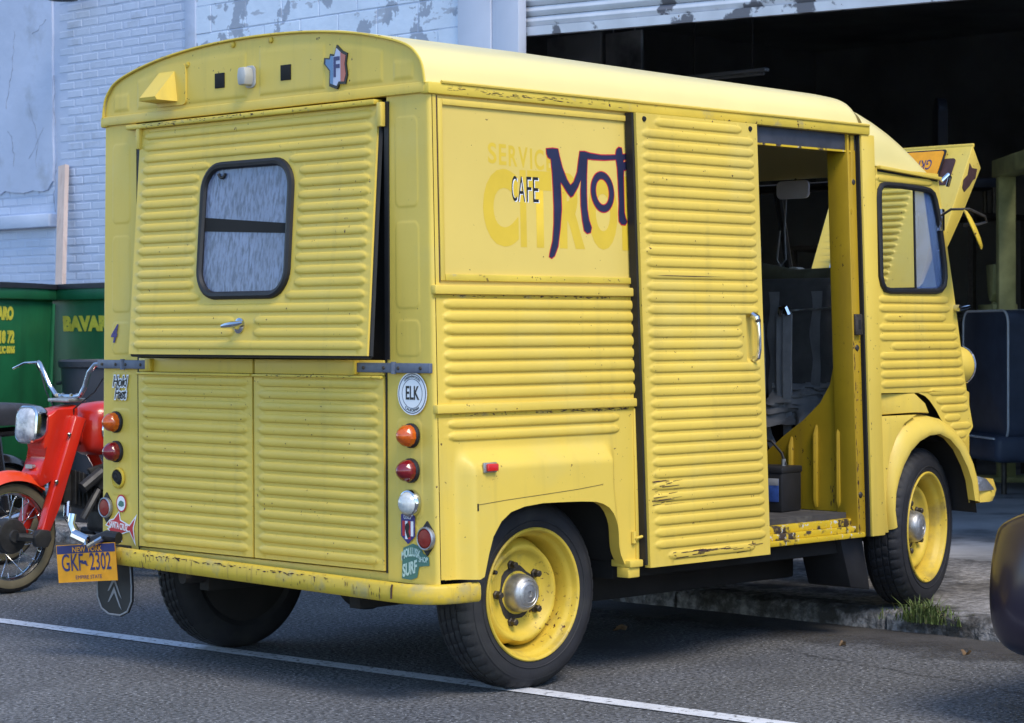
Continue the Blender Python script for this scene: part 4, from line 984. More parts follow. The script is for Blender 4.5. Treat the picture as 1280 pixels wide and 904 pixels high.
tag(mb.obj('door_scuffs', 'brown', sdo), kind='stuff')
# ---- door opening: header, post, sill, floor
mb = MB(); mb.prism([(1.70, 2.092), (2.545, 2.092), (2.545, 2.165), (1.70, 2.165)], lambda a, b, d: side(a, b, d), -.07, -.022, .004); mb.obj('door_track', 'trackm', van)
mb = MB(); mb.prism([(1.70, 2.086), (2.50, 2.086), (2.50, 2.094), (1.70, 2.094)], lambda a, b, d: side(a, b, d), -.05, -.018); mb.obj('track_edge', 'sillm', van)
PS = lambda x, z: x + .015 * (2.15 - z)
def post(name, x0, x1, h0, h1, m, r=.004, z0=.44, z1=2.165):
    mb = MB(); mb.prism([(PS(x0, z0), z0), (PS(x1, z0), z0), (PS(x1, z1), z1), (PS(x0, z1), z1)], lambda a, b, d: side(a, b, d), h0, h1, r); return mb.obj(name, m, van)
dp = post('door_post', 2.546, 2.640, -.05, .004, 'yellow')
post('post_gap', 2.536, 2.5455, -.06, -.006, 'void', 0)
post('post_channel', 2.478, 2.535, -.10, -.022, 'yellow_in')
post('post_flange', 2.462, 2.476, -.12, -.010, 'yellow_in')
mb = MB(); mb.prism([(2.485, 1.305), (2.538, 1.305), (2.538, 1.395), (2.485, 1.395)], lambda a, b, d: side(a, b, d), -.024, .000, .006); lk = mb.obj('door_striker', 'steel', van)
mb = MB(); mb.prism([(2.505, 1.33), (2.522, 1.33), (2.522, 1.37), (2.505, 1.37)], lambda a, b, d: side(a, b, d), -.001, .001); mb.obj('striker_slot', 'void', lk)
for x, z in ((2.515, 1.96), (2.520, 1.25), (2.525, .62)):
    mb = MB(); mb.lathe([(.014, 0), (.010, .005), (0, .007)], side(x, z, -.022), (0, -1, 0), 12); mb.obj('post_bolt', 'steel', van)
for z0, z1, h0, h1, m in ((.440, .462, -.30, -.004, 'sillm'), (.462, .488, -.30, -.022, 'sillm'), (.488, .520, -.30, -.045, 'sillm')):
    mb = MB(); mb.prism([(1.70, z0), (2.53, z0), (2.53, z1), (1.70, z1)], lambda a, b, d: side(a, b, d), h0, h1, .004); mb.obj('door_sill', m, van)
mb = MB(); mb.box(.06, 3.0, -.58, .58, .521, .545); mb.box(1.03, 2.60, -.93, -.581, .521, .545); mb.box(1.03, 2.60, .581, .95, .521, .545); flo = mb.obj('load_floor', 'ply', van)
mb = MB(); mb.box(.08, 3.2, -.58, .58, .36, .44); mb.box(1.03, 2.60, -.90, -.581, .37, .44); mb.box(1.03, 2.60, .581, .90, .37, .44); mb.obj('floor_pan', 'under', van)
flakes('rust_flakes', lambda u, v: side(PS(2.469 + v, u), u, -.0092), 46, 41, .46, 1.30, -.006, .006, .004, .02, .001, .004, van, 'brown', 5)
flakes('rust_flakes', lambda u, v: side(PS(2.505 + v, u), u, -.0212), 26, 42, .50, 1.30, -.022, .024, .002, .007, .0015, .005, van, 'brown', 6)
flakes('rust_flakes', lambda u, v: (2.4935, v, u), 40, 43, .58, .80, -.945, -.84, .003, .018, .0008, .004, van, 'brown', 3)
flakes('rust_flakes', lambda u, v: side(PS(2.55 + v, u), u, .0047), 14, 44, .5, 2.1, 0, .010, .003, .008, .001, .003, van, 'brown', 5)
# bulkhead behind the post with sweeping edge and pressed ribs (plane x = 2.50)
BK = [(-.95, .545), (-.40, .545), (-.44, .73), (-.50, .80), (-.586, .863), (-.696, .936), (-.79, 1.01), (-.842, 1.09), (-.868, 1.20), (-.873, 1.30), (-.87, 2.16), (-.95, 2.16)]
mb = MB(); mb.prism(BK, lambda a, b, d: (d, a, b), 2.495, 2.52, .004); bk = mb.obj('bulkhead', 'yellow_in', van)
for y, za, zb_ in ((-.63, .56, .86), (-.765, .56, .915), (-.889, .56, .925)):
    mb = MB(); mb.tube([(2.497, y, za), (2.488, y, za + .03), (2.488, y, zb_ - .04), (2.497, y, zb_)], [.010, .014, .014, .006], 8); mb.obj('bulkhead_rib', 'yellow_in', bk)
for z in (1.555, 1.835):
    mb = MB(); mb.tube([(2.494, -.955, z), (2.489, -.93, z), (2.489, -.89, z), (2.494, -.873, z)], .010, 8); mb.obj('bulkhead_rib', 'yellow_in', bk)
# far (left) flank, seen from inside and from beyond
ls = lambda x, z, h=0.0: (x, hw(z) + h, z)
zs = [2.08 - i * .055 for i in range(29)]
lr = [(.05, 2.55, z) for z in zs]
mb = MB(); mb.grid(rib_cols([(.05, 2.55)], RC, 2.62), rib_rows(zs, .45, 2.17), ls, rib_h(lr)); mb.obj('left_flank', 'yellow', van, 50)
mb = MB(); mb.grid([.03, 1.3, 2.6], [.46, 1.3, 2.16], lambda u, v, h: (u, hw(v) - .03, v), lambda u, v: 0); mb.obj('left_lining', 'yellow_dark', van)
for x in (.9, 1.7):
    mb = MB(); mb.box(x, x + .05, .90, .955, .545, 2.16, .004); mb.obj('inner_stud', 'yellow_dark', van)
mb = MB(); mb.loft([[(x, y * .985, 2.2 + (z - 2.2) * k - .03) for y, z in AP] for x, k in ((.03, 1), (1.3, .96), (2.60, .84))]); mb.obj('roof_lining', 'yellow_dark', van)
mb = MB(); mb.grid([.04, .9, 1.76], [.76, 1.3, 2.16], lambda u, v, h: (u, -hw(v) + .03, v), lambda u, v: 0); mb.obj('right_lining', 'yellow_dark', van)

# ---- cab
fe = [(2.02, 3.205), (1.95, 3.214), (1.845, 3.239), (1.485, 3.331), (1.25, 3.385), (1.05, 3.432), (.88, 3.487), (.815, 3.405)]
def fedge(z):
    for i in range(len(fe) - 1):
        if z >= fe[i + 1][0]: return lerp(fe[i][1], fe[i + 1][1], (fe[i][0] - z) / (fe[i][0] - fe[i + 1][0]))
    return fe[-1][1]
AC = [(1.053, 2.657), (1.050, 2.972), (1.032, 3.045), (1.01, 3.087), (.97, 3.14), (.924, 3.186), (.862, 3.287), (.815, 3.403)]
def ledge(z):
    if z >= 1.053: return 2.648
    for i in range(len(AC) - 1):
        if z >= AC[i + 1][0]: return lerp(AC[i][1], AC[i + 1][1], (AC[i][0] - z) / (AC[i][0] - AC[i + 1][0]))
    return AC[-1][1]
CR = [(2.655, 3.276, 1.460), (2.655, 3.285, 1.420), (2.700, 3.247, 1.379), (2.655, 3.341, 1.337), (2.655, 3.352, 1.295), (2.760, 3.366, 1.255), (2.660, 3.380, 1.214), (2.660, 3.391, 1.173), (2.662, 3.400, 1.132), (2.664, 3.410, 1.090),
      (3.080, 3.418, 1.048), (3.147, 3.434, 1.008), (3.188, 3.442, .969), (3.221, 3.368, .928), (3.271, 3.465, .889), (3.321, 3.420, .849), (2.650, 3.150, 1.985)]
CW = [(2.668, 1.90), (2.672, 1.93), (2.69, 1.95), (2.72, 1.957), (2.86, 1.958), (3.06, 1.953), (3.115, 1.948), (3.145, 1.935), (3.162, 1.91), (3.19, 1.84), (3.216, 1.73), (3.238, 1.62), (3.242, 1.565), (3.23, 1.525), (3.20, 1.505), (3.15, 1.498), (2.75, 1.496), (2.705, 1.503), (2.682, 1.525), (2.668, 1.56)]
zr = rib_rows([z for _, _, z in CR], .816, 2.028, .0165, frange(1.49, 1.97, 50) + frange(.816, 1.06, 30))
def cab_row(mbx, pos):
    n = 90; V = []; F = []
    for z in zr:
        a, b = ledge(z), max(fedge(z), ledge(z) + .002)
        for i in range(n):
            x = lerp(a, b, i / (n - 1)); V.append(pos(x, z, ch(x, z)))
    for j in range(len(zr) - 1):
        for i in range(n - 1):
            zc = (zr[j] + zr[j + 1]) / 2; xc = lerp(lerp(ledge(zr[j]), fedge(zr[j]), (i + .5) / (n - 1)), lerp(ledge(zr[j + 1]), fedge(zr[j + 1]), (i + .5) / (n - 1)), .5)
            if inpoly(xc, zc, CW): continue
            F.append((j * n + i, j * n + i + 1, (j + 1) * n + i + 1, (j + 1) * n + i))
    mbx.add(V, F)
ch = rib_h(CR, .0165, .0075)
for s_ in (-1, 1):
    cp = (lambda x, z, h=0.0: cabp(x, z, h + .004)) if s_ < 0 else (lambda x, z, h=0.0: (x, -cabp(x, z, h + .004)[1], z))
    mb = MB(); cab_row(mb, cp); cd = mb.obj('cab_door', 'yellow', van, 50)
    mb = MB(); mb.tube([cp(a, b, .004) for a, b in CW], .0135, 8, closed=True); mb.obj('window_rubber', 'black', cd)
    mb = MB(); mb.prism([q for q in CW if q[0] < 2.99] + [(2.985, 1.497), (2.985, 1.956)][::1] if False else CW, cp, -.004, -.001); mb.obj('window_pane', 'glass', cd)
    fw = [(2.99, 1.497)] + [(2.99, 1.955)] + [q for q in CW if q[0] > 2.99]; mb = MB(); mb.prism(fw, cp, -.010, -.009); mb.obj('sky_tint_pane', 'sky_glass', cd)  # front half pane carries the painted sky reflection
    mb = MB(); mb.tube([cp(2.985, 1.955, -.004), cp(2.985, 1.50, -.004)], .006, 6); mb.obj('window_divider', 'black', cd)
    mb = MB(); mb.prism([(2.99, 1.953), (3.055, 1.95), (3.16, 1.90), (3.165, 1.80), (3.02, 1.50), (2.99, 1.50)][:0] or [(2.66, 2.022), (3.20, 1.998), (3.205, 2.012), (2.66, 2.037)], cp, -.01, .022, .003); mb.obj('rain_strip', 'yellow', cd)
    mb = MB(); mb.prism([(2.665, 2.012), (3.19, 1.992), (3.19, 1.998), (2.665, 2.021)], cp, -.002, .004); mb.obj('door_gap', 'void', cd)
    mb = MB(); mb.tube([cp(3.335, 1.425, .0), cp(3.336, 1.425, .03)], .016, 10); hn = mb.obj('door_handle', 'chrome', cd)
    mb = MB(); mb.tube([cp(3.315, 1.418, .03), cp(3.37, 1.425, .036), cp(3.415, 1.432, .034)], [.009, .010, .007], 8); mb.obj('handle_lever', 'chrome', hn)
    mb = MB(); mb.lathe([(.006, 0), (.006, .012), (0, .014)], cp(3.185, 1.685, -.004), (0, s_, 0), 8); mb.obj('window_stud', 'chrome', cd)
# panel under the cab door and the fender
fr_ridge = [(2.733, .451), (2.713, .563), (2.713, .666), (2.734, .768), (2.778, .852), (2.851, .918), (2.925, .942), (3.046, .947), (3.168, .926), (3.277, .878), (3.355, .813), (3.419, .721), (3.45, .648), (3.466, .53)]
fr_arch = [(2.772, .470), (2.758, .540), (2.765, .610), (2.790, .675), (2.825, .735), (2.880, .795), (2.945, .835), (3.02, .858), (3.10, .862), (3.18, .836), (3.255, .782), (3.318, .706), (3.355, .640), (3.378, .550)]
for s_ in (-1, 1):
    secs = []
    for (rx, rz), (ax_, az_) in zip(fr_ridge, fr_arch):
        q = [(ax_, .955, az_ + .004), (ax_, .992, az_)]
        for t in (.12, .3, .5, .7, .86, 1.0):
            e = 1 - .055 * t ** 2.2 - .0
            q.append((lerp(ax_, rx, t), .996 * e + .006 * math.sin(math.pi * t), lerp(az_, rz, t)))
        q += [(rx + .006, .90, rz + .006), (rx + .012, .80, rz + .008), (rx + .012, .58, rz + .008)]
        secs.append([(a, s_ * b, c_) for a, b, c_ in q])
    mb = MB(); mb.loft(secs); fen = mb.obj('front_fender', 'yellow', van, 55)
    mb = MB(); mb.prism([(2.642, .445), (2.735, .445), (2.715, .56), (2.715, .67), (2.74, .78), (2.79, .86), (2.85, .92), (2.95, .952), (2.642, .952)], lambda a, b, d: (a, s_ * d, b), .955, .975, .003); mb.obj('fender_base', 'yellow', fen)
    mb = MB(); mb.prism([(2.648, .957), (2.96, .962), (3.06, .955), (3.03, 1.0), (2.95, 1.046), (2.648, 1.05)], lambda a, b, d: (a, s_ * d, b), .90, .962, .004); mb.obj('door_step', 'yellow', fen)
    mb = MB(); mb.prism([(2.66, .95), (3.36, .80), (3.36, 1.02), (2.66, 1.06)], lambda a, b, d: (a, s_ * d, b), .80, .88); mb.obj('cab_inner_side', 'void', fen)
    # inner wheel box
    mb = MB(); pr = [(2.72, .45), (2.74, .75), (2.85, .90), (3.05, .93), (3.25, .86), (3.40, .70), (3.44, .5)]
    mb.loft([[(x, s_ * .60, z) for x, z in pr], [(x, s_ * .96, z - .01) for x, z in pr]]); mb.obj('wheel_box', 'under', fen)
    mb = MB(); mb.prism(pr, lambda a, b, d: (a, s_ * d, b), .595, .60); mb.obj('wheel_box_side', 'under', fen)
mb = MB(); mb.loft([[(x, y, z) for y in (-.955, -.60)] for x, z in ((.14, .44), (.17, .66), (.24, .75), (.5, .77), (.84, .75), (.93, .64), (1.02, .44))])
mb.prism([(.14, .40), (.17, .66), (.24, .75), (.5, .77), (.84, .75), (.93, .64), (1.02, .40)], lambda a, b, d: (a, d, b), -.60, -.595); mb.obj('rear_wheel_box', 'under', van)
mb = MB(); mb.prism([(.10, .36), (.10, .60), (.30, .70), (.82, .70), (1.05, .36)], lambda a, b, d: (a, d, b), .60, .98); mb.obj('rear_wheel_box', 'under', van)
# left lower flank skirt is the flank itself; cab roof
secs = []
for x, pk, ze, e in ((2.60, 2.392, 2.037, .962), (2.64, 2.388, 2.037, .963), (2.74, 2.370, 2.035, .957), (2.84, 2.345, 2.030, .945), (2.94, 2.31, 2.025, .935), (3.04, 2.265, 2.018, .925), (3.14, 2.205, 2.012, .915), (3.22, 2.145, 2.008, .905), (3.29, 2.085, 2.004, .895), (3.325, 2.040, 2.0, .885)):
    x = 2.64 + (x - 2.64) * (.80 if x > 2.64 else 1)
    q = []
    for i in range(33):
        a = math.pi * i / 32; cy = math.cos(a); y = e * math.copysign(abs(cy) ** .62, cy); z = ze + (pk - ze) * math.sin(a) ** .72
        q.append((x, y, z))
    secs.append(q)
mb = MB(); mb.loft(secs); croof = mb.obj('cab_roof', 'roofp', van, 60)
# screen frame, panes, dash
WS = lambda t: (lerp(3.20, 3.32, t), lerp(2.0, 1.50, t))
mb = MB()
for y in (-.85, 0, .85): mb.tube([(WS(0)[0], y, WS(0)[1]), (WS(1)[0], y, WS(1)[1])], .02, 8)
for t in (0, 1): mb.tube([(WS(t)[0], -.87, WS(t)[1]), (WS(t)[0], .87, WS(t)[1])], .022, 8)
scr = mb.obj('screen_frame', 'void', van)
for a, b in ((-.85, -.01), (.01, .85)):
    mb = MB(); p0, p1 = WS(.03), WS(.97); mb.add([(p0[0], a, p0[1]), (p0[0], b, p0[1]), (p1[0], b, p1[1]), (p1[0], a, p1[1])], [(0, 1, 2, 3)]); mb.obj('screen_pane', 'glass', scr)
mb = MB(); mb.box(3.05, 3.33, -.84, .84, 1.44, 1.485, .01); mb.obj('dashboard', 'seat', van)
mb = MB(); mb.box(3.30, 3.34, -.86, .86, .85, 1.47, .01); mb.obj('cowl', 'yellow', van)
mb = MB(); mb.box(3.46, 4.16, -.36, .36, .55, 1.10, .03); mb.obj('engine', 'engine', van)
for s_ in (-1, 1):
    mb = MB(); mb.prism([(3.43, .55), (4.20, .55), (4.20, 1.02), (3.43, 1.12)], lambda a, b, d: (a, s_ * d, b), .39, .42, .01); mb.obj('nose_side', 'yellow', van)
gr = MB(); gr.box(4.195, 4.215, -.42, .42, .53, .60, .008); grl = gr.obj('front_grille', 'yellow', van)
for i in range(10):
    mb = MB(); z = .63 + i * .04; mb.box(4.20, 4.212, -.40, .40, z, z + .015, .003); mb.obj('grille_bar', 'yellow', grl)
for s_ in (-1, 1):
    hc = (3.79, s_ * .60, 1.155)
    mb = MB(); mb.lathe([(0, -.13), (.025, -.125), (.055, -.105), (.078, -.06), (.089, -.01), (.092, .035), (.089, .045)], hc, (1, 0, 0), 28); hl = mb.obj('headlamp', 'yellow', van)
    mb = MB(); mb.lathe([(.092, .040), (.095, .048), (.090, .056), (.085, .054)], hc, (1, 0, 0), 28); mb.obj('headlamp_rim', 'chrome', hl)
    mb = MB(); mb.lathe([(.087, .050), (.06, .066), (0, .075)], hc, (1, 0, 0), 28); mb.obj('headlamp_lens', 'whitelens', hl)
    mb = MB(); mb.tube([(hc[0], hc[1], hc[2] - .09), (hc[0] - .02, s_ * .55, 1.0), (3.85, s_ * .42, .9)], .025, 8); mb.obj('lamp_stalk', 'yellow', hl)
    mb = MB(); secs = []
    for x, y in ((3.475, .955), (3.53, .965), (3.59, .945), (3.66, .90), (3.95, .72), (4.20, .55), (4.27, .40), (4.28, .0)):
        secs.append([(x, s_ * y, .535), (x + .012, s_ * (y + .006), .56), (x + .004, s_ * y, .592), (x - .05, s_ * (y - .03), .592), (x - .05, s_ * (y - .03), .535)])
    mb.loft(secs, closed=True, cap=True); fb = mb.obj('front_bumper', 'yellow', van)
    mb = MB(); mb.prism([(3.425, .66), (3.50, .645), (3.555, .605), (3.57, .588), (3.44, .588)], lambda a, b, d: (a, s_ * d, b), .90, .972, .005); mb.obj('tread_plate', 'treadp', fb)
# raised bonnet, lying back towards the screen
hb = Vector((3.86, 0, 1.55)); ht_ = Vector((4.25, 0, 2.24)); hl_ = (ht_ - hb).length; hd_ = (ht_ - hb).normalized(); hn_ = Vector((-hd_.z, 0, hd_.x))
bpos = lambda y, v, h=0.0: tuple(hb + hd_ * v + hn_ * h + Vector((0, y, 0)))
hzv = [.05 + i * .040 for i in range(14)]
ribs = [(-.21, .17, v) for v in hzv]
mb = MB(); mb.grid(rib_cols([(-.21, .17)], -.40, .27), rib_rows(hzv, 0, hl_, .015), bpos, rib_h(ribs, .015, .012)); bon = mb.obj('bonnet', 'yellow', van, 50)
for s_ in (-1, 1):
    mb = MB(); mb.prism([(0, 0), (hl_, 0), (hl_ - .06, -.115), (hl_ * .55, -.085), (.04, -.03)], lambda a, b, d: bpos(-d if s_ < 0 else d - .13, a, b), .397, .405, .003); mb.obj('bonnet_side', 'yellow', bon)
mb = MB(); mb.box(-.002, .016, -.405, .275, -.008, .012, .004, Matrix.Translation(Vector(bpos(0, hl_)))); mb.obj('bonnet_edge', 'yellow', bon)
mb = MB(); mb.prism([(-.285 + a, .645 + b) for a, b in rrect(.095, .155, .02)], bpos, .001, .004); mb.obj('bonnet_hole', 'brown', bon)
mb = MB(); mb.prism([(.70, -.016), (.69, -.045), (.71, -.085), (.66, -.095), (.64, -.08), (.60, -.07), (.55, -.045), (.56, -.02), (.60, -.010), (.64, -.03)], lambda a, b, d: bpos(d, a, b), -.408, -.4055); mb.obj('peeled_patch', 'brown', bon)
fp = MB(); fp.prism([(-.105 + a, .685 + b) for a, b in rrect(.305, .152, .012)], bpos, .016, .020); fpl = fp.obj('front_plate', 'gold', bon)
mb = MB(); mb.prism([(-.105 + a, .685 + b) for a, b in rrect(.325, .172, .012)], bpos, .010, .0155); mb.obj('plate_holder', 'ink', fpl)
o_ = Vector(bpos(-.105, .685, .0208))
text('GKF 2302', .082, 'platenavy', fpl, 'plate_number', o_, (0, 1, 0), -hd_, .62)
text('NEW YORK', .024, 'platenavy', fpl, 'plate_text', o_ - hd_ * .055, (0, 1, 0), -hd_, 1)
mb = MB(); mb.tube([(3.27, -.885, 2.0), (3.30, -.90, 2.03), (3.33, -.89, 2.02), (3.34, -.87, 1.98)], .009, 8); mb.obj('grab_loop', 'chrome', van)
mb = MB(); mb.tube([(3.72, .13, 1.22), (3.93, .13, 1.78)], .009, 6); mb.obj('bonnet_stay', 'chrome', bon)
# mirror on its arm
mr = MB(); mr.tube([(3.20, -.91, 1.83), (3.19, -.99, 1.865), (3.23, -1.06, 1.865), (3.34, -1.07, 1.835), (3.37, -1.06, 1.812), (3.33, -1.04, 1.800), (3.24, -1.02, 1.795)], .006, 6); mra = mr.obj('mirror_arm', 'steel', van)
mb = MB(); mb.lathe([(0, .014), (.05, .012), (.085, .006), (.098, -.004), (.096, -.008), (0, -.006)], (3.235, -1.08, 1.775), (.50, -.78, .40), 28); mb.obj('mirror_shell', 'yellow_worn', mra)
mb = MB(); mb.lathe([(0, -.0075), (.092, -.0085)], (3.235, -1.08, 1.775), (.50, -.78, .40), 28); mb.obj('mirror_glass', 'mirror', mra)
mb = MB(); mb.box(3.19, 3.225, -.935, -.905, 1.77, 1.87, .005); mb.obj('mirror_bracket', 'chrome', mra)
# cab inside
for y in (-.42, .42):
    mb = MB(); mb.box(2.72, 2.86, y - .27, y + .27, 1.02, 1.56, .05, seg=3); mb.box(2.80, 3.15, y - .27, y + .27, .90, 1.04, .05, seg=3); se = mb.obj('cab_seat', 'seat', van)
    mb = MB(); mb.box(2.84, 3.1, y - .22, y + .22, .545, .92); mb.obj('seat_base', 'under', se)
mb = MB(); mb.tube([(3.00, .60, 1.60), (2.98, .25, 1.585), (2.96, -.05, 1.60), (2.95, -.30, 1.565), (2.95, -.66, 1.575)], [.035, .04, .05, .042, .04], 12); mb.obj('rolled_blind', 'olive', van)
mb = MB(); mb.grid(frange(-.83, -.36, 34), frange(0, 1, 22), lambda u, t, h: (2.62 + .10 * t + h, u, .90 + .26 * t * (1 - .25 * t) + .35 * h), lambda u, v: .045 * nz(u * 9, v * 5, 2) + .02 * nz(u * 23, v * 13, 5)); mb.obj('dust_sheet', 'canvas_dim', van)
for y in (-.36, -.60):
    mb = MB(); mb.loft([[(2.705 + .012 * nz(z * 6, y), y - .03 + .012 * nz(z * 7, 3), z), (2.715, y + .03 + .015 * nz(z * 8, 9), z)] for z in frange(1.0, 1.50, 16)]); mb.obj('seat_edge', 'canvas_dim', van)
def strap(pts, wd_, name, par):
    mb = MB(); mb.loft([[(p[0], p[1] - wd_ / 2, p[2]), (p[0], p[1] + wd_ / 2, p[2]), (p[0] + .012, p[1] + wd_ / 2, p[2]), (p[0] + .012, p[1] - wd_ / 2, p[2])] for p in pts], closed=True, cap=True); return mb.obj(name, 'canvas', par)
strap([(2.68, -.30, 1.36), (2.67, -.315, 1.2), (2.66, -.325, .98), (2.66, -.36, .86), (2.66, -.41, .78)], .045, 'webbing_strap', van)
strap([(2.69, -.42, 1.40), (2.68, -.425, 1.2), (2.68, -.43, .90)], .05, 'webbing_strap', van)
strap([(2.675, -.465, 1.40), (2.665, -.47, 1.2), (2.665, -.475, .80)], .045, 'webbing_strap', van)
mb = MB(); mb.tube([(2.68, -.43, 1.40), (2.67, -.44, 1.425), (2.67, -.465, 1.425), (2.675, -.475, 1.395)], .016, 8); mb.obj('strap_buckle', 'chrome', van)
mb = MB(); mb.tube([(2.70, -.46, 1.415), (2.70, -.88, 1.43)], .005, 5); mb.obj('rear_rail', 'alu', van)
mb = MB(); mb.prism([(a - .12, b + 1.99) for a, b in rrect(.19, .085, .025)], lambda a, b, d: (d, a, b), 3.16, 3.175, .004); im = mb.obj('interior_mirror', 'mirrorface', van)
mb = MB(); mb.tube([(3.17, -.12, 2.02), (3.24, -.12, 2.10)], .006, 6); mb.obj('mirror_stem', 'steel', im)
mb = MB(); mb.tube([(3.0 + .06 * math.sin(t) * .3, .42 + .2 * math.cos(t), 1.45 + .2 * math.sin(t)) for t in frange(0, 2 * math.pi, 33)[:-1]], .011, 8, closed=True); sw = mb.obj('steering_wheel', 'black', van)
mb = MB(); mb.tube([(3.0, .22, 1.45), (3.0, .62, 1.45)], .008, 6); mb.tube([(3.0, .42, 1.45), (3.3, .42, 1.2)], .018, 8); mb.obj('wheel_column', 'black', sw)
mb = MB(); mb.lathe([(.065, 0), (.065, .05), (.058, .054), (.055, .048), (0, .048)], (3.20, -.13, 1.56), (-1, 0, 0), 24); mb.obj('gauge', 'greyp', van)
mb = MB(); mb.tube([(3.12, .05, 1.45), (3.05, -.02, 1.72), (3.03, -.03, 1.70), (3.06, .06, 1.46)], .004, 5); mb.tube([(3.18, -.07, 1.96), (3.16, -.075, 1.80), (3.15, -.09, 1.66), (3.15, -.06, 1.63), (3.16, -.03, 1.66), (3.17, -.04, 1.8)], .004, 5); mb.obj('dangling_cord', 'canvas', van)
mb = MB(); mb.prism([(2.62, 1.60), (3.05, 1.60), (3.03, 1.86), (2.62, 1.90)], lambda a, b, d: (a, d, b), .93, .935); mb.obj('left_cab_shade', 'seat', van)

# ---- wheels
def wheel(c, s_, steer, ground):
    c = Vector(c)
    axd = Vector((math.sin(R(steer)) * -s_ * -1 if False else 0, s_, 0)); axd = Matrix.Rotation(R(steer), 3, 'Z') @ axd
    TR = .355
    prof = [(.228, -.03), (.240, -.012), (.262, -.003), (.285, .001), (.305, .0), (.322, -.006), (.336, -.016), (.346, -.028), (.3525, -.040), (.354, -.052), (.3485, -.054), (.3485, -.060), (.355, -.062), (.355, -.082), (.3485, -.084), (.3485, -.090),
            (.355, -.092), (.355, -.112), (.3485, -.114), (.3485, -.120), (.355, -.122), (.354, -.140), (.3485, -.142), (.3485, -.146), (.353, -.148), (.346, -.164), (.336, -.176), (.305, -.190), (.262, -.190), (.235, -.175)]
    def fun(a, k, j, r, h):
        if 6 <= j <= 9 and k % 5 == 0: r -= .005
        if 12 <= j <= 24 and j not in (14, 15, 18, 19, 22, 23) and k % 5 == (j // 4) % 5: r -= .0045
        if 3 <= j <= 4: r += 0.0
        return r, h
    mb = MB(); mb.lathe(prof, c, axd, 230, fun)
    for v in mb.v:
        if v.z < ground: v.z = ground + .0005
        elif v.z < ground + .03 : v.z = ground + .0005 + (v.z - ground) * .98
    root = mb.obj('wheel', 'tyre', van, 28)
    mb = MB(); mb.lathe([(.081, -.0935), (.100, -.0935)], c, axd, 30, lambda a, k, j, r, h: (r + (.006 * math.sin(a * 3 + 1) + .004 * math.sin(a * 7) if j == 1 else 0), h + .0008)); mb.obj('grease_ring', 'steel', root)
    mb = MB()
    for rr_ in (.272, .314): mb.lathe([(rr_ - .0035, .0), (rr_ - .001, .0022 if rr_ < .3 else -.0005), (rr_ + .001, .0022 if rr_ < .3 else -.0008), (rr_ + .0035, -.002)], c, axd, 64)
    mb.obj('sidewall_line', 'tyre', root)
    mb = MB(); mb.lathe([(.240, -.022), (.2475, -.012), (.2485, -.005), (.2445, -.001), (.238, -.002), (.234, -.008), (.231, -.022), (.227, -.030), (.220, -.036), (.215, -.050), (.212, -.075), (.206, -.115), (.203, -.16)], c, axd, 72); mb.obj('rim', 'wheelp', root, 50)
    def lobes(a, k, j, r, h):
        if j <= 2: r += (.020 * (abs(math.cos(2.5 * a)) ** .7) - .017) * (1, 1, .5)[j]
        return r, h
    mb = MB(); mb.lathe([(.206, -.118), (.200, -.095), (.188, -.074), (.177, -.062), (.167, -.061), (.157, -.070), (.147, -.084), (.134, -.092), (.10, -.094), (.05, -.092)], c, axd, 60, lobes); dk = mb.obj('wheel_disc', 'wheelp', root, 50)
    mb = MB(); mb.lathe([(.20, -.150), (.05, -.150), (0, -.150)], c, axd, 32); mb.lathe([(.240, -.170), (.238, -.182), (.20, -.184), (.05, -.19), (0, -.19)], c, axd, 40); mb.obj('brake_drum', 'under', root)
    mb = MB(); mb.lathe([(.072, -.096), (.072, -.074), (.070, -.060), (.066, -.046), (.060, -.036), (.050, -.031), (.048, -.033), (.044, -.029), (.034, -.026), (.032, -.028), (.012, -.024), (.010, -.029), (0, -.029)], c, axd, 36); mb.obj('hub_cap', 'alu', root)
    u = axd.orthogonal().normalized(); u = Vector((0, 0, 1)); w_ = axd.cross(u).normalized()
    for i in range(5):
        a = R(18 + 72 * i); p = c + axd * -.094 + (u * math.cos(a) + w_ * math.sin(a)) * .112
        mb = MB(); mb.lathe([(.0175, 0), (.0175, .008), (.0135, .012), (.0135, .030), (.010, .034), (0, .034)], p, axd, 6); mb.obj('wheel_nut', 'steel', root)
    a = R(-62 * s_ if s_ < 0 else 60); p = c + axd * -.050 + (u * math.cos(R(62)) + w_ * math.sin(R(62)) * (1 if s_ < 0 else -1)) * .196
    mb = MB(); mb.lathe([(.009, 0), (.008, .022), (0, .024)], p, axd, 8); mb.obj('valve', 'steel', root)
    return root
WR = (.560, -.935, .352); WF = (3.106, -.935, KZ + .351)
wr = wheel(WR, -1, 0, 0.0); wheel((.560, .935, .352), 1, 0, 0.0)
wheel((3.106 - .0, -.925, KZ + .351), -1, 14, KZ); wheel((3.106, .925, KZ + .351), 1, 14, KZ)
mb = MB(); mb.tube([(.56, -.80, .34), (.56, .80, .34)], .045, 12); mb.ball((.56, 0, .34), .12); mb.obj('rear_axle', 'under', van)
mb = MB(); mb.tube([(3.1, -.80, .44), (3.1, .80, .44)], .04, 10); mb.obj('front_axle', 'under', van)
mb = MB(); mb.tube([(2.3, .2, .30), (1.4, .3, .31), (.9, .35, .33), (.2, .45, .36), (.0, .46, .36)], .028, 10); mb.tube([(1.9, .25, .30), (1.4, .3, .30)], .08, 12); mb.obj('exhaust', 'under', van)
for s_ in (-1, 1):
    mb = MB(); mb.box(.1, 2.9, s_ * .45 - .03, s_ * .45 + .03, .30, .37, .004); mb.obj('chassis_rail', 'under', van)
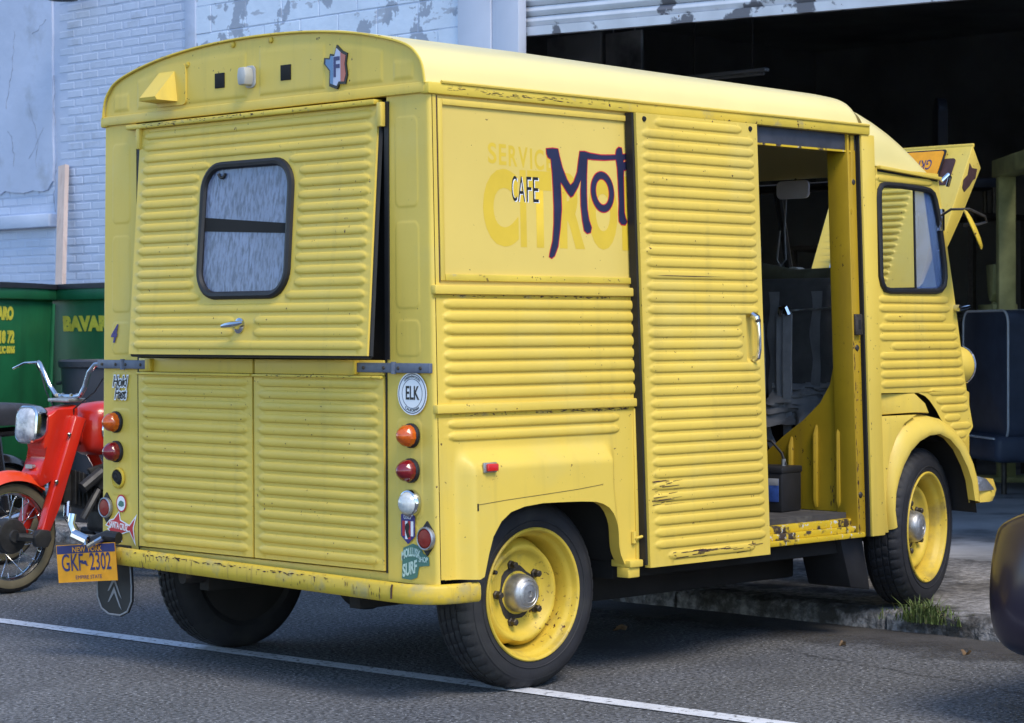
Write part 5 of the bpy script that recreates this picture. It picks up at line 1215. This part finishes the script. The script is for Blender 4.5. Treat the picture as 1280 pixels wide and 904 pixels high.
mb = MB(); mb.box(1.15, 1.95, .40, .86, .20, .37, .04); mb.obj('fuel_tank', 'under', van)  # tank, sill boxes and spare wheel added to block light under the van
mb = MB(); mb.box(1.05, 2.55, -.60, -.50, .24, .37, .01); mb.obj('light_block_sill', 'under', van)
mb = MB(); mb.box(1.05, 2.55, .86, .93, .26, .44, .01); mb.obj('light_block_sill', 'under', van)
mb = MB(); mb.lathe([(.10, -.08), (.30, -.08), (.33, -.04), (.33, .04), (.30, .08), (.10, .08)], (2.25, -.02, .29), (0, 0, 1), 32); mb.obj('added_spare_wheel', 'tyre', van)
mb = MB(); mb.prism([(2.60, .44), (2.66, .20), (2.52, .22), (2.44, .44)], lambda a, b, d: (a, d, b), -.93, -.70, .006); mb.obj('front_mud_flap', 'black', van)
# chevron mud flap behind the left rear wheel
FL = [(-.105, .18), (.105, .18), (.12, .02), (.118, -.04), (.09, -.085), (.04, -.105), (-.04, -.105), (-.09, -.085), (-.118, -.04), (-.12, .02)]
ff = lambda a, b, d: (-.04 - d, .852 - a, .285 + b)
mb = MB(); mb.prism([(a * 1.02, b * 1.02) for a, b in FL], ff, -.004, .004); mf = mb.obj('mud_flap', 'black', van)
mb = MB(); mb.tube([ff(a * .97, b * .97, .004) for a, b in FL[1:] + FL[:1]], .004, 6); mb.obj('flap_border', 'canvas', mf)
for dz_2 in (.0, -.045):
    shape([[(-.045, -.02 + dz_2), (0, .048 + dz_2), (.05, -.045 + dz_2), (.034, -.03 + dz_2), (0, .022 + dz_2), (-.034, -.016 + dz_2)]], 'canvas', mf, 'chevron', lambda a, b, d: ff(a, b + .01, .0052 + d))
# number plate on its chrome bracket
yaw, roll = R(15), R(5)
pu = Vector((math.sin(yaw), -math.cos(yaw), 0)) * math.cos(roll) + Vector((0, 0, math.sin(roll)))
pv = -Vector((math.sin(yaw), -math.cos(yaw), 0)) * math.sin(roll) + Vector((0, 0, math.cos(roll))); pn = pu.cross(pv)
if pn.x > 0: pn = -pn
pc = Vector((-.150, .88, .400)); pf = lambda a, b, d: tuple(pc + pu * a + pv * b + pn * d)
def bend(a): return .010 * (a / .15) ** 2
mb = MB(); mb.grid(frange(-.1525, .1525, 16), [-.076, -.03, .03, .076], lambda u, v, h: pf(u, v, h), lambda u, v: bend(u) + .001)
mb.grid(frange(-.1525, .1525, 16), [-.076, -.03, .03, .076], lambda u, v, h: pf(u, v, h), lambda u, v: bend(u) - .001); npl = mb.obj('number_plate', 'gold', van)
mb = MB(); mb.grid(frange(-.150, .150, 16), [.040, .0735], lambda u, v, h: pf(u, v, h), lambda u, v: bend(u) + .0018); mb.obj('plate_header', 'platenavy', npl)
def ptx(s, b, size, m, name, xs=1, off=0.0, a0=0):
    o = text(s, size, m, npl, name, (0, 0, 0), (1, 0, 0), (0, 1, 0), xs, off=off, ext=0.0)
    for v in o.data.vertices: v.co = Vector(pf(v.co.x + a0, v.co.y + b, bend(v.co.x + a0) + .0026))
ptx('NEW YORK', .054, .029, 'gold', 'plate_text', 1.0, .0006); ptx('GKF', .0, .098, 'platenavy', 'plate_number', .60, .0008, -.078); ptx('2302', .0, .098, 'platenavy', 'plate_number', .60, .0008, .066); ptx('EMPIRE STATE', -.058, .022, 'platenavy', 'plate_text', 1.0)
shape([[(-.026, -.002), (-.012, .004), (-.004, .010), (.004, .008), (.006, -.006), (.014, -.012), (.002, -.012), (-.004, -.006)]], 'platenavy', npl, 'plate_mark', lambda a, b, d: pf(a - .012, b, bend(a) + .0026 + d), d=.0002)
mb = MB(); mb.tube([pf(-.045, .20, .02), pf(-.05, .16, .03), pf(-.035, .12, .03), pf(-.01, .095, .03)], .015, 10); mb.obj('plate_bracket', 'chrome', van)
mb = MB(); mb.tube([pf(-.025, .118, .05), pf(.035, .088, .04)], .022, 10); mb.tube([pf(.03, .065, .03), pf(.09, .095, .01)], .012, 8); mb.obj('plate_lamp', 'chrome', van)
mb = MB(); mb.tube([pf(.0, .075, -.01), pf(.08, .10, -.03), pf(.14, .09, -.03)], .025, 8); mb.tube([pf(0, .06, -.012), (-.05, .84, .42)], .014, 6); mb.obj('plate_mount', 'black', van)

# ------------------------------------------------------------------ battery on the van floor
bat = thing('car_battery', 'black car battery with blue label on the van floor inside the open door', 'battery', (2.34, -.615, .545))
XF[0] = Matrix.Translation((2.345, -.615, .546)) @ Matrix.Rotation(R(8), 4, 'Z')
mb = MB(); mb.box(-.085, .085, -.12, .12, 0, .172, .008); mb.obj('case', 'black', bat)
mb = MB(); mb.box(-.089, .089, -.124, .124, .165, .195, .008); ld = mb.obj('cover', 'black', bat)
for y in (-.08, .08):
    mb = MB(); mb.tube([(0, y, .195), (0, y, .225)], .010, 8); mb.obj('terminal', 'alu', ld)
mb = MB(); mb.box(-.0885, -.0845, -.105, .01, .045, .145, .001); mb.obj('label', 'bluelabel', bat)
mb = MB(); mb.box(-.0890, -.0850, -.105, .01, .115, .145, .001); mb.obj('label_strip', 'canvas', bat)
mb = MB(); mb.tube([(0, .10, .19), (.01, .11, .26), (.01, .06, .31), (.0, -.02, .30), (0, -.07, .25), (0, -.09, .20)], .006, 6); mb.obj('carry_strap', 'black', bat)
XF[0] = Matrix.Identity(4)

# ------------------------------------------------------------------ motorcycles (local +X forward, axle of the front wheel at X = 0)
def bike(name, label, loc, heading, C1, C2, style):
    root = thing(name, label, 'motorcycle', loc, 'motorcycles parked beside the van')
    XF[0] = Matrix.Translation(Vector(loc)) @ Matrix.Rotation(R(heading), 4, 'Z')
    def bwheel(x, nm):
        c = (x, 0, .292); ax = (0, 1, 0)
        mb = MB(); mb.lathe([(.225, -.028), (.24, -.034), (.262, -.036), (.280, -.030), (.291, -.016), (.294, 0), (.291, .016), (.280, .030), (.262, .036), (.24, .034), (.225, .028)], c, ax, 64,
                            lambda a, k, j, r, h: (r - (.004 if k % 2 and 3 <= j <= 7 else 0), h)); o = mb.obj(nm, 'tyre', root, 50)
        mb = MB()
        for s in (1, -1): mb.lathe([(.226, s * .030), (.24, s * .0355), (.258, s * .0375), (.266, s * .036)], c, ax, 64)
        mb.obj('sidewall', 'whitewall', o)
        mb = MB(); mb.lathe([(.230, -.026), (.222, -.027), (.212, -.018), (.208, 0), (.212, .018), (.222, .027), (.230, .026)], c, ax, 64); mb.obj('rim', 'chrome', o)
        mb = MB(); mb.lathe([(0, -.055), (.03, -.055), (.035, -.045), (.085, -.04), (.09, -.03), (.09, .03), (.085, .04), (.035, .05), (.03, .06), (0, .06)], c, ax, 40); mb.obj('hub', 'engine', o)
        mb = MB()
        for k in range(28):
            a = 2 * math.pi * k / 28; b_ = a + (.5 if k % 2 else -.5); s = (1 if k % 4 < 2 else -1) * .028
            mb.tube([(x + .085 * math.cos(b_), s, .292 + .085 * math.sin(b_)), (x + .213 * math.cos(a), 0, .292 + .213 * math.sin(a))], .0024, 5)
        mb.obj('spokes', 'chrome', o); return o
    bwheel(0, 'wheel'); bwheel(-1.19, 'wheel')
    # front fender
    secs = []
    for t in frange(-18, 128, 24):
        a = R(t); r = .335; q = []
        for w_ in frange(-1, 1, 9): q.append((r * math.cos(a) - .038 * w_ * w_ * math.cos(a) * 1.0, .066 * w_, .292 + (r - .052 * w_ * w_) * math.sin(a)))
        secs.append(q)
    mb = MB(); mb.loft(secs); mb.obj('front_fender', C2, root, 50)
    mb = MB(); mb.loft([[(-1.19 + (.345 - .05 * w_ * w_) * math.cos(R(t)), .07 * w_, .292 + (.345 - .05 * w_ * w_) * math.sin(R(t))) for w_ in frange(-1, 1, 7)] for t in frange(20, 175, 22)]); mb.obj('rear_fender', C1, root, 50)
    for s in (1, -1):
        P = [(-.345, .90), (-.425, .88), (-.235, .42), (-.175, .285), (-.118, .300), (-.160, .40)]
        mb = MB(); mb.prism(P, lambda a, b, d: (a, s * d, b), .060, .112, .012); lg = mb.obj('fork_leg', C1, root)
        mb = MB(); mb.prism([(-.175, .315), (-.11, .325), (-.07, .29), (-.085, .235), (-.16, .228), (-.185, .27)], lambda a, b, d: (a, s * d, b), .085, .122, .010); mb.tube([(-.14, s * .10, .275), (0, s * .075, .292)], .02, 8); mb.obj('fork_link', 'engine', lg)
        for z in (.80, .56):
            mb = MB(); mb.lathe([(.012, 0), (.012, .008), (.006, .012), (0, .012)], (-.30 + (.80 - z) * .35, s * .112, z), (0, s, 0), 10); mb.obj('fork_bolt', 'chrome', lg)
    mb = MB(); mb.prism([(-.40, .955), (-.26, .93), (-.185, .905), (-.17, .74), (-.20, .68), (-.12, .60), (-.15, .53), (-.28, .58), (-.40, .80)], lambda a, b, d: (a, d, b), -.075, .075, .02); nac = mb.obj('headlamp_housing', C1, root)
    if style == 'red':
        mb = MB(); hsec = lambda w_, h_, r_, x_: [(x_ - .096 * b, a, .855 + b) for a, b in rrect(w_, h_, r_, 7)]
        mb = MB(); mb.loft([hsec(.10, .11, .05, -.235), hsec(.15, .165, .055, -.20), hsec(.172, .192, .058, -.165), hsec(.176, .196, .058, -.135), hsec(.174, .194, .056, -.118), hsec(.160, .180, .050, -.110), hsec(.150, .170, .046, -.116)], closed=True); hlr = mb.obj('headlamp', 'chrome', root)
        mb = MB(); mb.loft([[(x_ - .096 * b, a, .855 + b) for a, b in rrect(.152 * k_, .172 * k_, .046 * k_, 7)] for k_, x_ in ((1, -.116), (.93, -.103), (.75, -.093), (.5, -.087), (.25, -.084), (.02, -.083))], closed=True, cap=True); mb.obj('headlamp_lens', 'headglass', hlr)
        mb = MB(); mb.prism([(a, b) for a, b in rrect(.060, .020, .008)], lambda a, b, d: (-.150 + d, a, .640 + b), .0, .02); mb.obj('name_badge', 'alu', root)
    else:
        mb = MB(); mb.lathe([(0, -.12), (.06, -.10), (.085, -.04), (.09, .0)], (-.13, 0, .85), (1, 0, 0), 28); hlr = mb.obj('headlamp', C1, root)
        mb = MB(); mb.lathe([(.092, 0), (.09, .01), (.05, .025), (0, .03)], (-.13, 0, .85), (1, 0, 0), 28); mb.obj('headlamp_lens', 'whitelens', hlr)
    mb = MB(); mb.box(-.44, -.32, -.085, .085, .965, .985, .006); cl = mb.obj('bar_clamp', 'alu', root)
    for x in (-.40, -.36):
        for y in (-.06, .06):
            mb = MB(); mb.lathe([(.010, 0), (.010, .012), (0, .016)], (x, y, .995), (0, 0, 1), 6); mb.obj('clamp_bolt', 'chrome', cl)
    HBP = [(-.39, 0, .992), (-.39, .06, .992), (-.388, .10, 1.0), (-.382, .145, 1.05), (-.375, .185, 1.12), (-.382, .225, 1.160), (-.41, .27, 1.168), (-.46, .33, 1.155)]
    pts = [(x, -y, z) for x, y, z in reversed(HBP[1:])] + HBP
    mb = MB(); mb.tube(pts, .0125, 10); hbo = mb.obj('handlebar', 'chrome', root)
    for s in (1, -1):
        mb = MB(); mb.tube([(-.455, s * .325, 1.156), (-.545, s * .42, 1.13)], .017, 10); mb.obj('grip', 'black', hbo)
        mb = MB(); mb.tube([(-.40, s * .275, 1.168), (-.385, s * .36, 1.165), (-.42, s * .50, 1.135)], [.008, .006, .006], 8); mb.obj('brake_lever', 'chrome', hbo)
        mb = MB(); mb.tube([(-.43, s * .29, 1.15), (-.40, s * .2, 1.02), (-.36, s * .08, .93), (-.38, s * .05, .8)], .004, 5); mb.obj('cable', 'black', hbo)
    # tank, seat, frame, engine
    secs = []
    for x, hz_, zt, zb_ in ((-.46, .03, .86, .76), (-.47, .085, .92, .70), (-.52, .125, .955, .68), (-.62, .135, .965, .68), (-.74, .12, .95, .69), (-.84, .09, .915, .72), (-.86, .03, .88, .78)):
        secs.append([(x, hz_ * math.copysign(abs(math.cos(a)) ** .6, math.cos(a)), (zt + zb_) / 2 + (zt - zb_) / 2 * math.copysign(abs(math.sin(a)) ** .7, math.sin(a))) for a in frange(0, 2 * math.pi, 25)[:-1]])
    mb = MB(); mb.loft(secs, closed=True, cap=True); tk = mb.obj('fuel_tank', C1, root, 50)
    for s in (1, -1):
        mb = MB(); mb.lathe([(.0, .012), (.06, .011), (.085, .006), (.092, -.006)], (-.60, s * .132, .815), (0, s, 0), 28); mb.obj('tank_panel', 'chrome', tk)
        mb = MB(); mb.lathe([(0, .022), (.022, .018), (.028, .008)], (-.60, s * .132, .815), (0, s, 0), 16); mb.obj('knee_pad', 'black', tk)
    SL = (-.80, -1.45); mb = MB(); ns = 66; secs = []
    for i in range(ns):
        t = i / (ns - 1); x = lerp(SL[0], SL[1], t); rid = .008 * (abs(math.sin(math.pi * t * 11)) ** .5 - .5) if style != 'red' else 0
        zt = .905 + .02 * math.sin(math.pi * t) + rid - .05 * max(0, abs(t - .5) * 2 - .85) / .15; wd_ = .12 + .03 * math.sin(math.pi * min(1, t * 1.2))
        secs.append([(x, wd_ * c_, lerp(.80, zt, k_)) for c_, k_ in ((-.92, 0), (-1, .3), (-1, .7), (-.9, .93), (-.5, 1), (0, 1.01), (.5, 1), (.9, .93), (1, .7), (1, .3), (.92, 0))])
    mb.loft(secs, closed=True, cap=True); mb.obj('seat', 'vinyl', root, 60)
    mb = MB(); mb.tube([(-.38, 0, .88), (-.55, 0, .68), (-.72, 0, .42), (-.95, 0, .34)], .03, 10); mb.tube([(-.45, 0, .80), (-.9, 0, .74), (-1.3, 0, .76)], .028, 10)
    for s in (1, -1): mb.tube([(-.85, s * .07, .36), (-1.19, s * .085, .292)], .018, 8); mb.tube([(-1.17, s * .095, .31), (-1.10, s * .10, .74)], .022, 8)
    mb.obj('frame', C1 if style == 'red' else 'blackp', root)
    mb = MB(); mb.box(-.92, -.58, -.11, .11, .27, .46, .03, seg=3); en = mb.obj('engine', 'engine', root)
    for s in (1, -1):
        mb = MB(); mb.lathe([(.10, 0), (.10, .035), (.085, .05), (.04, .055), (0, .055)], (-.72, s * .10, .36), (0, s, 0), 28); mb.obj('crank_cover', 'alu' if style == 'red' else 'engine', en)
    for i in range(9):
        mb = MB(); x = -.58 + i * .026; mb.box(x, x + .008, -.085, .085, .38 - i * .001, .55, .003, Matrix.Translation((0, 0, i * .008))); mb.obj('fin', 'engine', en)
    mb = MB(); mb.box(-.36, -.30, -.07, .07, .44, .60, .02); mb.obj('cylinder_head', 'engine', en)
    mb = MB(); mb.tube([(-.34, .05, .45), (-.30, .09, .38), (-.36, .13, .27), (-.55, .14, .22), (-.9, .15, .22)], .018, 10); mb.tube([(-.88, .15, .22), (-1.0, .16, .24), (-1.45, .17, .33)], [.02, .035, .035], 12); mb.obj('exhaust', 'chrome', root)
    mb = MB(); mb.tube([(-.70, -.25, .26), (-.70, .25, .26)], .012, 8); mb.obj('foot_bar', 'chrome', root)
    for s in (1, -1):
        mb = MB(); mb.tube([(-.70, s * .17, .26), (-.70, s * .27, .26)], .02, 8); mb.obj('foot_peg', 'black', root)
    mb = MB(); mb.prism([(-.42, .62), (-.62, .66), (-.66, .52), (-.50, .50)], lambda a, b, d: (a, d, b), .09, .12, .02); mb.tube([(-.50, .10, .50), (-.44, .12, .44), (-.40, .10, .36)], .02, 8); mb.tube([(-.38, .12, .52), (-.5, .13, .60)], .03, 10); mb.obj('air_cleaner', 'engine', root)
    mb = MB(); mb.tube([(-.72, .10, .28), (-.66, .17, .08), (-.64, .19, .004)], .010, 8); mb.obj('side_stand', 'black', root)
    mb = MB(); mb.lathe([(.045, 0), (.045, .03), (.03, .045), (0, .048)], (-1.53, 0, .66), (-1, 0, 0), 20); mb.obj('tail_lamp', 'redlens', root)
    XF[0] = Matrix.Identity(4)
    return root
bike('red_motorcycle', 'small red motorcycle with square headlamp and orange front mudguard beside the van', (1.02, 3.235, 0.0), 184, 'redp', 'orange', 'red')
bike('black_motorcycle', 'black motorcycle with ribbed seat parked behind the red one', (.62, 4.40, 0.0), 186, 'blackp', 'blackp', 'black')

# ------------------------------------------------------------------ dumpsters and bin
def dumpster(label, loc, heading, wd_, lines):
    """local +Y runs along the front towards picture left, front face at X = 0 facing -X"""
    root = thing('dumpster', label, 'dumpster', loc, 'dumpsters by the painted wall')
    XF[0] = Matrix.Translation(Vector(loc)) @ Matrix.Rotation(R(heading), 4, 'Z')
    dp_ = 1.0; H = 1.535
    mb = MB(); mb.prism([(.06, .14), (dp_ - .05, .14), (dp_, H), (0, H)], lambda a, b, d: (a, d, b), 0, wd_, .012); mb.obj('body', 'green', root)
    mb = MB(); mb.box(-.03, .06, -.015, wd_ + .015, H - .075, H + .015, .012); mb.box(.02, dp_ + .03, -.03, .03, H - .07, H + .012, .010); mb.box(.02, dp_ + .03, wd_ - .03, wd_ + .03, H - .07, H + .012, .010); mb.obj('rim', 'green', root)
    for k in range(2):
        y0 = k * wd_ / 2 + .01; y1 = (k + 1) * wd_ / 2 - .01; secs = []
        for t in frange(0, 1, 9): secs.append([(lerp(-.04, dp_ + .02, t), lerp(y0, y1, u), H + .035 + .018 * math.sin(math.pi * t) + .004 * math.sin(math.pi * u)) for u in frange(0, 1, 7)])
        mb = MB(); mb.loft(secs); mb.loft([[(p[0], p[1], p[2] - .035) for p in q] for q in secs]); E_ = [secs[0], [(p[0], p[1], p[2] - .035) for p in secs[0]]]; mb.loft(E_); mb.obj('lid', 'lid', root)
    for y in frange(.12, wd_ - .12, 4):
        mb = MB(); mb.prism([(.008, H - .10), (-.028, H - .10), (.035, .18), (.055, .18)], lambda a, b, d: (a, d, b), y - .03, y + .03, .006); mb.obj('stiffener', 'green', root) if y in () else None
    for y in (.1, wd_ - .1):
        mb = MB(); mb.box(.1, .95, y - .06, y + .06, .0, .15, .01); mb.obj('skid', 'steel', root)
    for y in (.03, wd_ - .03):
        mb = MB(); mb.tube([(-.012, y, H - .1), (.045, y, .2)], .014, 6); mb.obj('corner_weld', 'green', root)
    for s, y, z, size, al, xw in lines:
        x = .06 * (H - z) / (H - .14) - .0025
        text(s, size, 'stencil', root, 'lettering', (x, y, z), (0, -1, 0), (-.043, 0, 1), xw, off=.0085 * size / .12, align=al)
    XF[0] = Matrix.Identity(4)
    return root
DB = (3.90, 4.80, KZ)
dumpster('green dumpster set square to the wall with large yellow stencilled name', DB, 0, 2.36, [('BAVARO', 2.13, 1.29, .132, 'LEFT', 1.30)])
hdA = 121.0
dA = Vector((math.cos(R(hdA + 90 - 180)), math.sin(R(hdA + 90 - 180)), 0))
dumpster('green dumpster turned at an angle with three rows of yellow stencilled figures', (3.87, 6.985, KZ), hdA, 1.9, [('BAVARO', .64, 1.36, .112, 'RIGHT', 1.0), ('718 72', .615, 1.20, .105, 'RIGHT', 1.0), ('LIC 8066', .60, 1.115, .062, 'RIGHT', 1.0)])
bn = thing('trash_bin', 'dark grey round trash bin with white label between dumpster and van', 'trash bin', (3.4, 5.72, KZ))
mb = MB(); mb.lathe([(0, .0), (.21, .0), (.22, .02), (.285, 1.0), (.30, 1.01), (.305, 1.045), (.295, 1.055), (.275, 1.03), (.20, .05), (0, .05)], (3.4, 5.72, KZ), (0, 0, 1), 40); bo = mb.obj('body', 'bin', bn)
mb = MB(); mb.loft([[(3.4 + (.253 + .06 * (z - .7)) * math.cos(a), 5.72 + (.253 + .06 * (z - .7)) * math.sin(a), z + KZ) for a in frange(R(190), R(262), 10)] for z in (.55, .86)]); mb.obj('label', 'white', bo)
for s_ in (R(120), R(300)):
    mb = MB(); mb.tube([(3.4 + .28 * math.cos(s_ - .2), 5.72 + .28 * math.sin(s_ - .2), 1.0), (3.4 + .34 * math.cos(s_), 5.72 + .34 * math.sin(s_), .99), (3.4 + .28 * math.cos(s_ + .2), 5.72 + .28 * math.sin(s_ + .2), 1.0)], .012, 6); mb.obj('handle', 'bin', bn)

# ------------------------------------------------------------------ parked car at the right (long axis along y, nose towards +y)
car = thing('parked_car', 'dark purple black car parked at the kerb behind the van', 'car', (1.75, -4.8, 0))
cx = 1.80; hwid = .88
def csec(y, hwd, zb_, zm, zt, tuck=.10):
    q = []
    for s in (-1, 1):
        pts = [(0, zb_), (hwd * .80, zb_), (hwd * .955, zb_ + .06), (hwd, lerp(zb_, zm, .55)), (hwd * .985, zm), (hwd * .93, zt - .03), (hwd * (1 - tuck), zt), (0, zt + .02)]
        q.append([(cx + s * a, y, b) for a, b in pts])
    return q[0] + q[1][::-1][1:-1]
secs = [csec(y + .21, h_, a, b, c_) for y, h_, a, b, c_ in ((-2.735, .30, .40, .50, .58), (-2.71, .52, .30, .50, .62), (-2.735, .66, .245, .52, .655), (-2.80, .78, .215, .54, .69), (-2.93, .845, .20, .57, .735), (-3.15, .87, .20, .60, .79), (-3.6, .88, .20, .64, .86), (-4.1, .885, .19, .68, .93), (-5.2, .885, .19, .70, .95), (-6.2, .88, .20, .72, .98), (-6.75, .86, .24, .70, .96), (-6.95, .78, .30, .66, .92), (-7.0, .5, .38, .6, .85))]
mb = MB(); mb.loft(secs, closed=True, cap=True); cb = mb.obj('body', 'carpaint', car, 180); _ss = cb.modifiers.new('Subdivision', 'SUBSURF'); _ss.levels = 2; _ss.render_levels = 2
secs = []
for y, h_, z in ((-4.0, .76, .92), (-4.35, .71, 1.16), (-4.75, .62, 1.38), (-5.3, .60, 1.42), (-5.9, .62, 1.36), (-6.5, .70, .98)):
    secs.append([(cx - .79, y, .90), (cx - h_, y, z - .03), (cx - h_ * .8, y, z), (cx + h_ * .8, y, z), (cx + h_, y, z - .03), (cx + .79, y, .90)])
mb = MB(); mb.loft(secs, cap=True); mb.obj('greenhouse', 'carglass', car, 40)
mb = MB(); mb.loft([[(a, y, z + .012) for a, y, z in q[1:5]] for q in secs[2:5]]); mb.obj('roof', 'carpaint', car, 40)
for y in (-3.62, -6.15):
    for s in (-1, 1):
        mb = MB(); mb.lathe([(.0, .012), (.20, .012), (.21, .022), (.29, .026), (.315, .010), (.32, -.05), (.32, -.16), (.30, -.2), (0, -.2)], (cx + s * .868, y, .32), (s, 0, 0), 40); wh = mb.obj('wheel', 'tyre', car); mb = MB(); mb.lathe([(.0, -.010), (.365, -.012), (.375, .006), (.388, .004), (.392, -.03)], (cx + s * .872, y, .33), (s, 0, 0), 48, lambda a, k, j, r, h: (r, h)); [setattr(v, 'z', max(v.z, .20)) for v in mb.v]; mb.obj('wheel_arch', 'void', car)
        mb = MB(); mb.lathe([(.0, .028), (.05, .03), (.07, .020), (.12, .022), (.17, .024), (.195, .028), (.212, .018)], (cx + s * .868, y, .32), (s, 0, 0), 60, lambda a, k, j, r, h: (r, h - (.012 if j in (3, 4) and k % 12 < 6 else 0))); mb.obj('rim', 'alu', wh)
for s in (-1, 1):
    mb = MB(); mb.prism([(s * .46, .52), (s * .70, .545), (s * .735, .62), (s * .48, .60)], lambda a, b, d: (cx + a, d - .16 * (abs(a) / .75) ** 3 - .25 * max(0, b - .55), b), -2.62, -2.505, .012); mb.obj('headlamp', 'carlens', car)
    mb = MB(); mb.ball((cx + s * .55, -2.61, .36), .045, (1, .5, 1)); mb.obj('fog_lamp', 'carlens', car)
    for yy in (-4.30, -5.42):
        mb = MB(); mb.tube([(cx + s * .877, yy, .30), (cx + s * .888, yy, .55), (cx + s * .868, yy, .80), (cx + s * .83, yy, .92)], .004, 5); mb.obj('door_seam', 'black', car)
    mb = MB(); mb.tube([(cx + s * .885, -4.95, .80), (cx + s * .905, -5.02, .80), (cx + s * .905, -5.12, .80), (cx + s * .885, -5.18, .80)], .012, 8); mb.obj('door_handle', 'carpaint', car)
    mb = MB(); mb.ball((cx + s * .98, -4.25, 1.0), .10, (.8, .6, .6)); mb.obj('door_mirror', 'carpaint', car)
mb = MB(); mb.box(cx - .40, cx + .40, -2.60, -2.515, .30, .40, .015); mb.obj('grille', 'black', car)

# ------------------------------------------------------------------ weed at the kerb, leaves
rnd = random.Random(3); mb = MB()
for k in range(420):
    t = rnd.gauss(0, .5); bx, by = KX + .03 + rnd.uniform(-.05, .06), -1.07 + max(-1.3, min(1.3, t)) * .16
    ln = rnd.uniform(.04, .14) * math.exp(-abs(t) * .5); a = rnd.uniform(0, 6.28); le = rnd.uniform(.2, 1.0) * ln; w_ = rnd.uniform(.0015, .0038)
    p0 = Vector((bx, by, .05)); d = Vector((math.cos(a), math.sin(a), 0)); s = Vector((-d.y, d.x, 0)) * w_
    p1 = p0 + d * le * .35 + Vector((0, 0, ln * .65)); p2 = p0 + d * le + Vector((0, 0, ln * rnd.uniform(.55, 1)))
    mb.add([p0 - s, p0 + s, p1 + s, p1 - s, p2], [(0, 1, 2, 3), (3, 2, 4)])
tag(mb.obj('weed_tuft', 'weed', flat=True), 'tuft of green weeds growing out of the kerb by the front wheel', 'weeds', kind='stuff')
for k, (x, y, r_, lab) in enumerate(((2.05, -.02, .030, 'curled dry leaf lying on the asphalt under the sill'), (2.30, -1.05, .018, 'brown dry leaf on the asphalt near the kerb weeds'), (2.42, -1.58, .020, 'dead leaf in the gutter by the dark car'))):
    mb = MB(); q = [(a * r_ * (1 + .25 * math.cos(3 * t)), b) for t, a, b in []]
    V = []; n = 14
    for i in range(n):
        t = 2 * math.pi * i / n; rr_ = r_ * (1 + .22 * math.cos(5 * t)) * (1 if abs(math.cos(t)) < .9 else 1.3); V.append((x + rr_ * math.cos(t + k), y + rr_ * .6 * math.sin(t + k), .012 + .012 * math.sin(2 * t + k)))
    V.append((x, y, .006)); mb.add(V, [(i, (i + 1) % n, n) for i in range(n)]); mb.add([(p[0], p[1], p[2] - .0012) for p in V], [(i, (i + 1) % n, n) for i in range(n)])
    tag(mb.obj('dry_leaf', 'leafm', flat=True), lab, 'leaf', 'fallen leaves on the street')
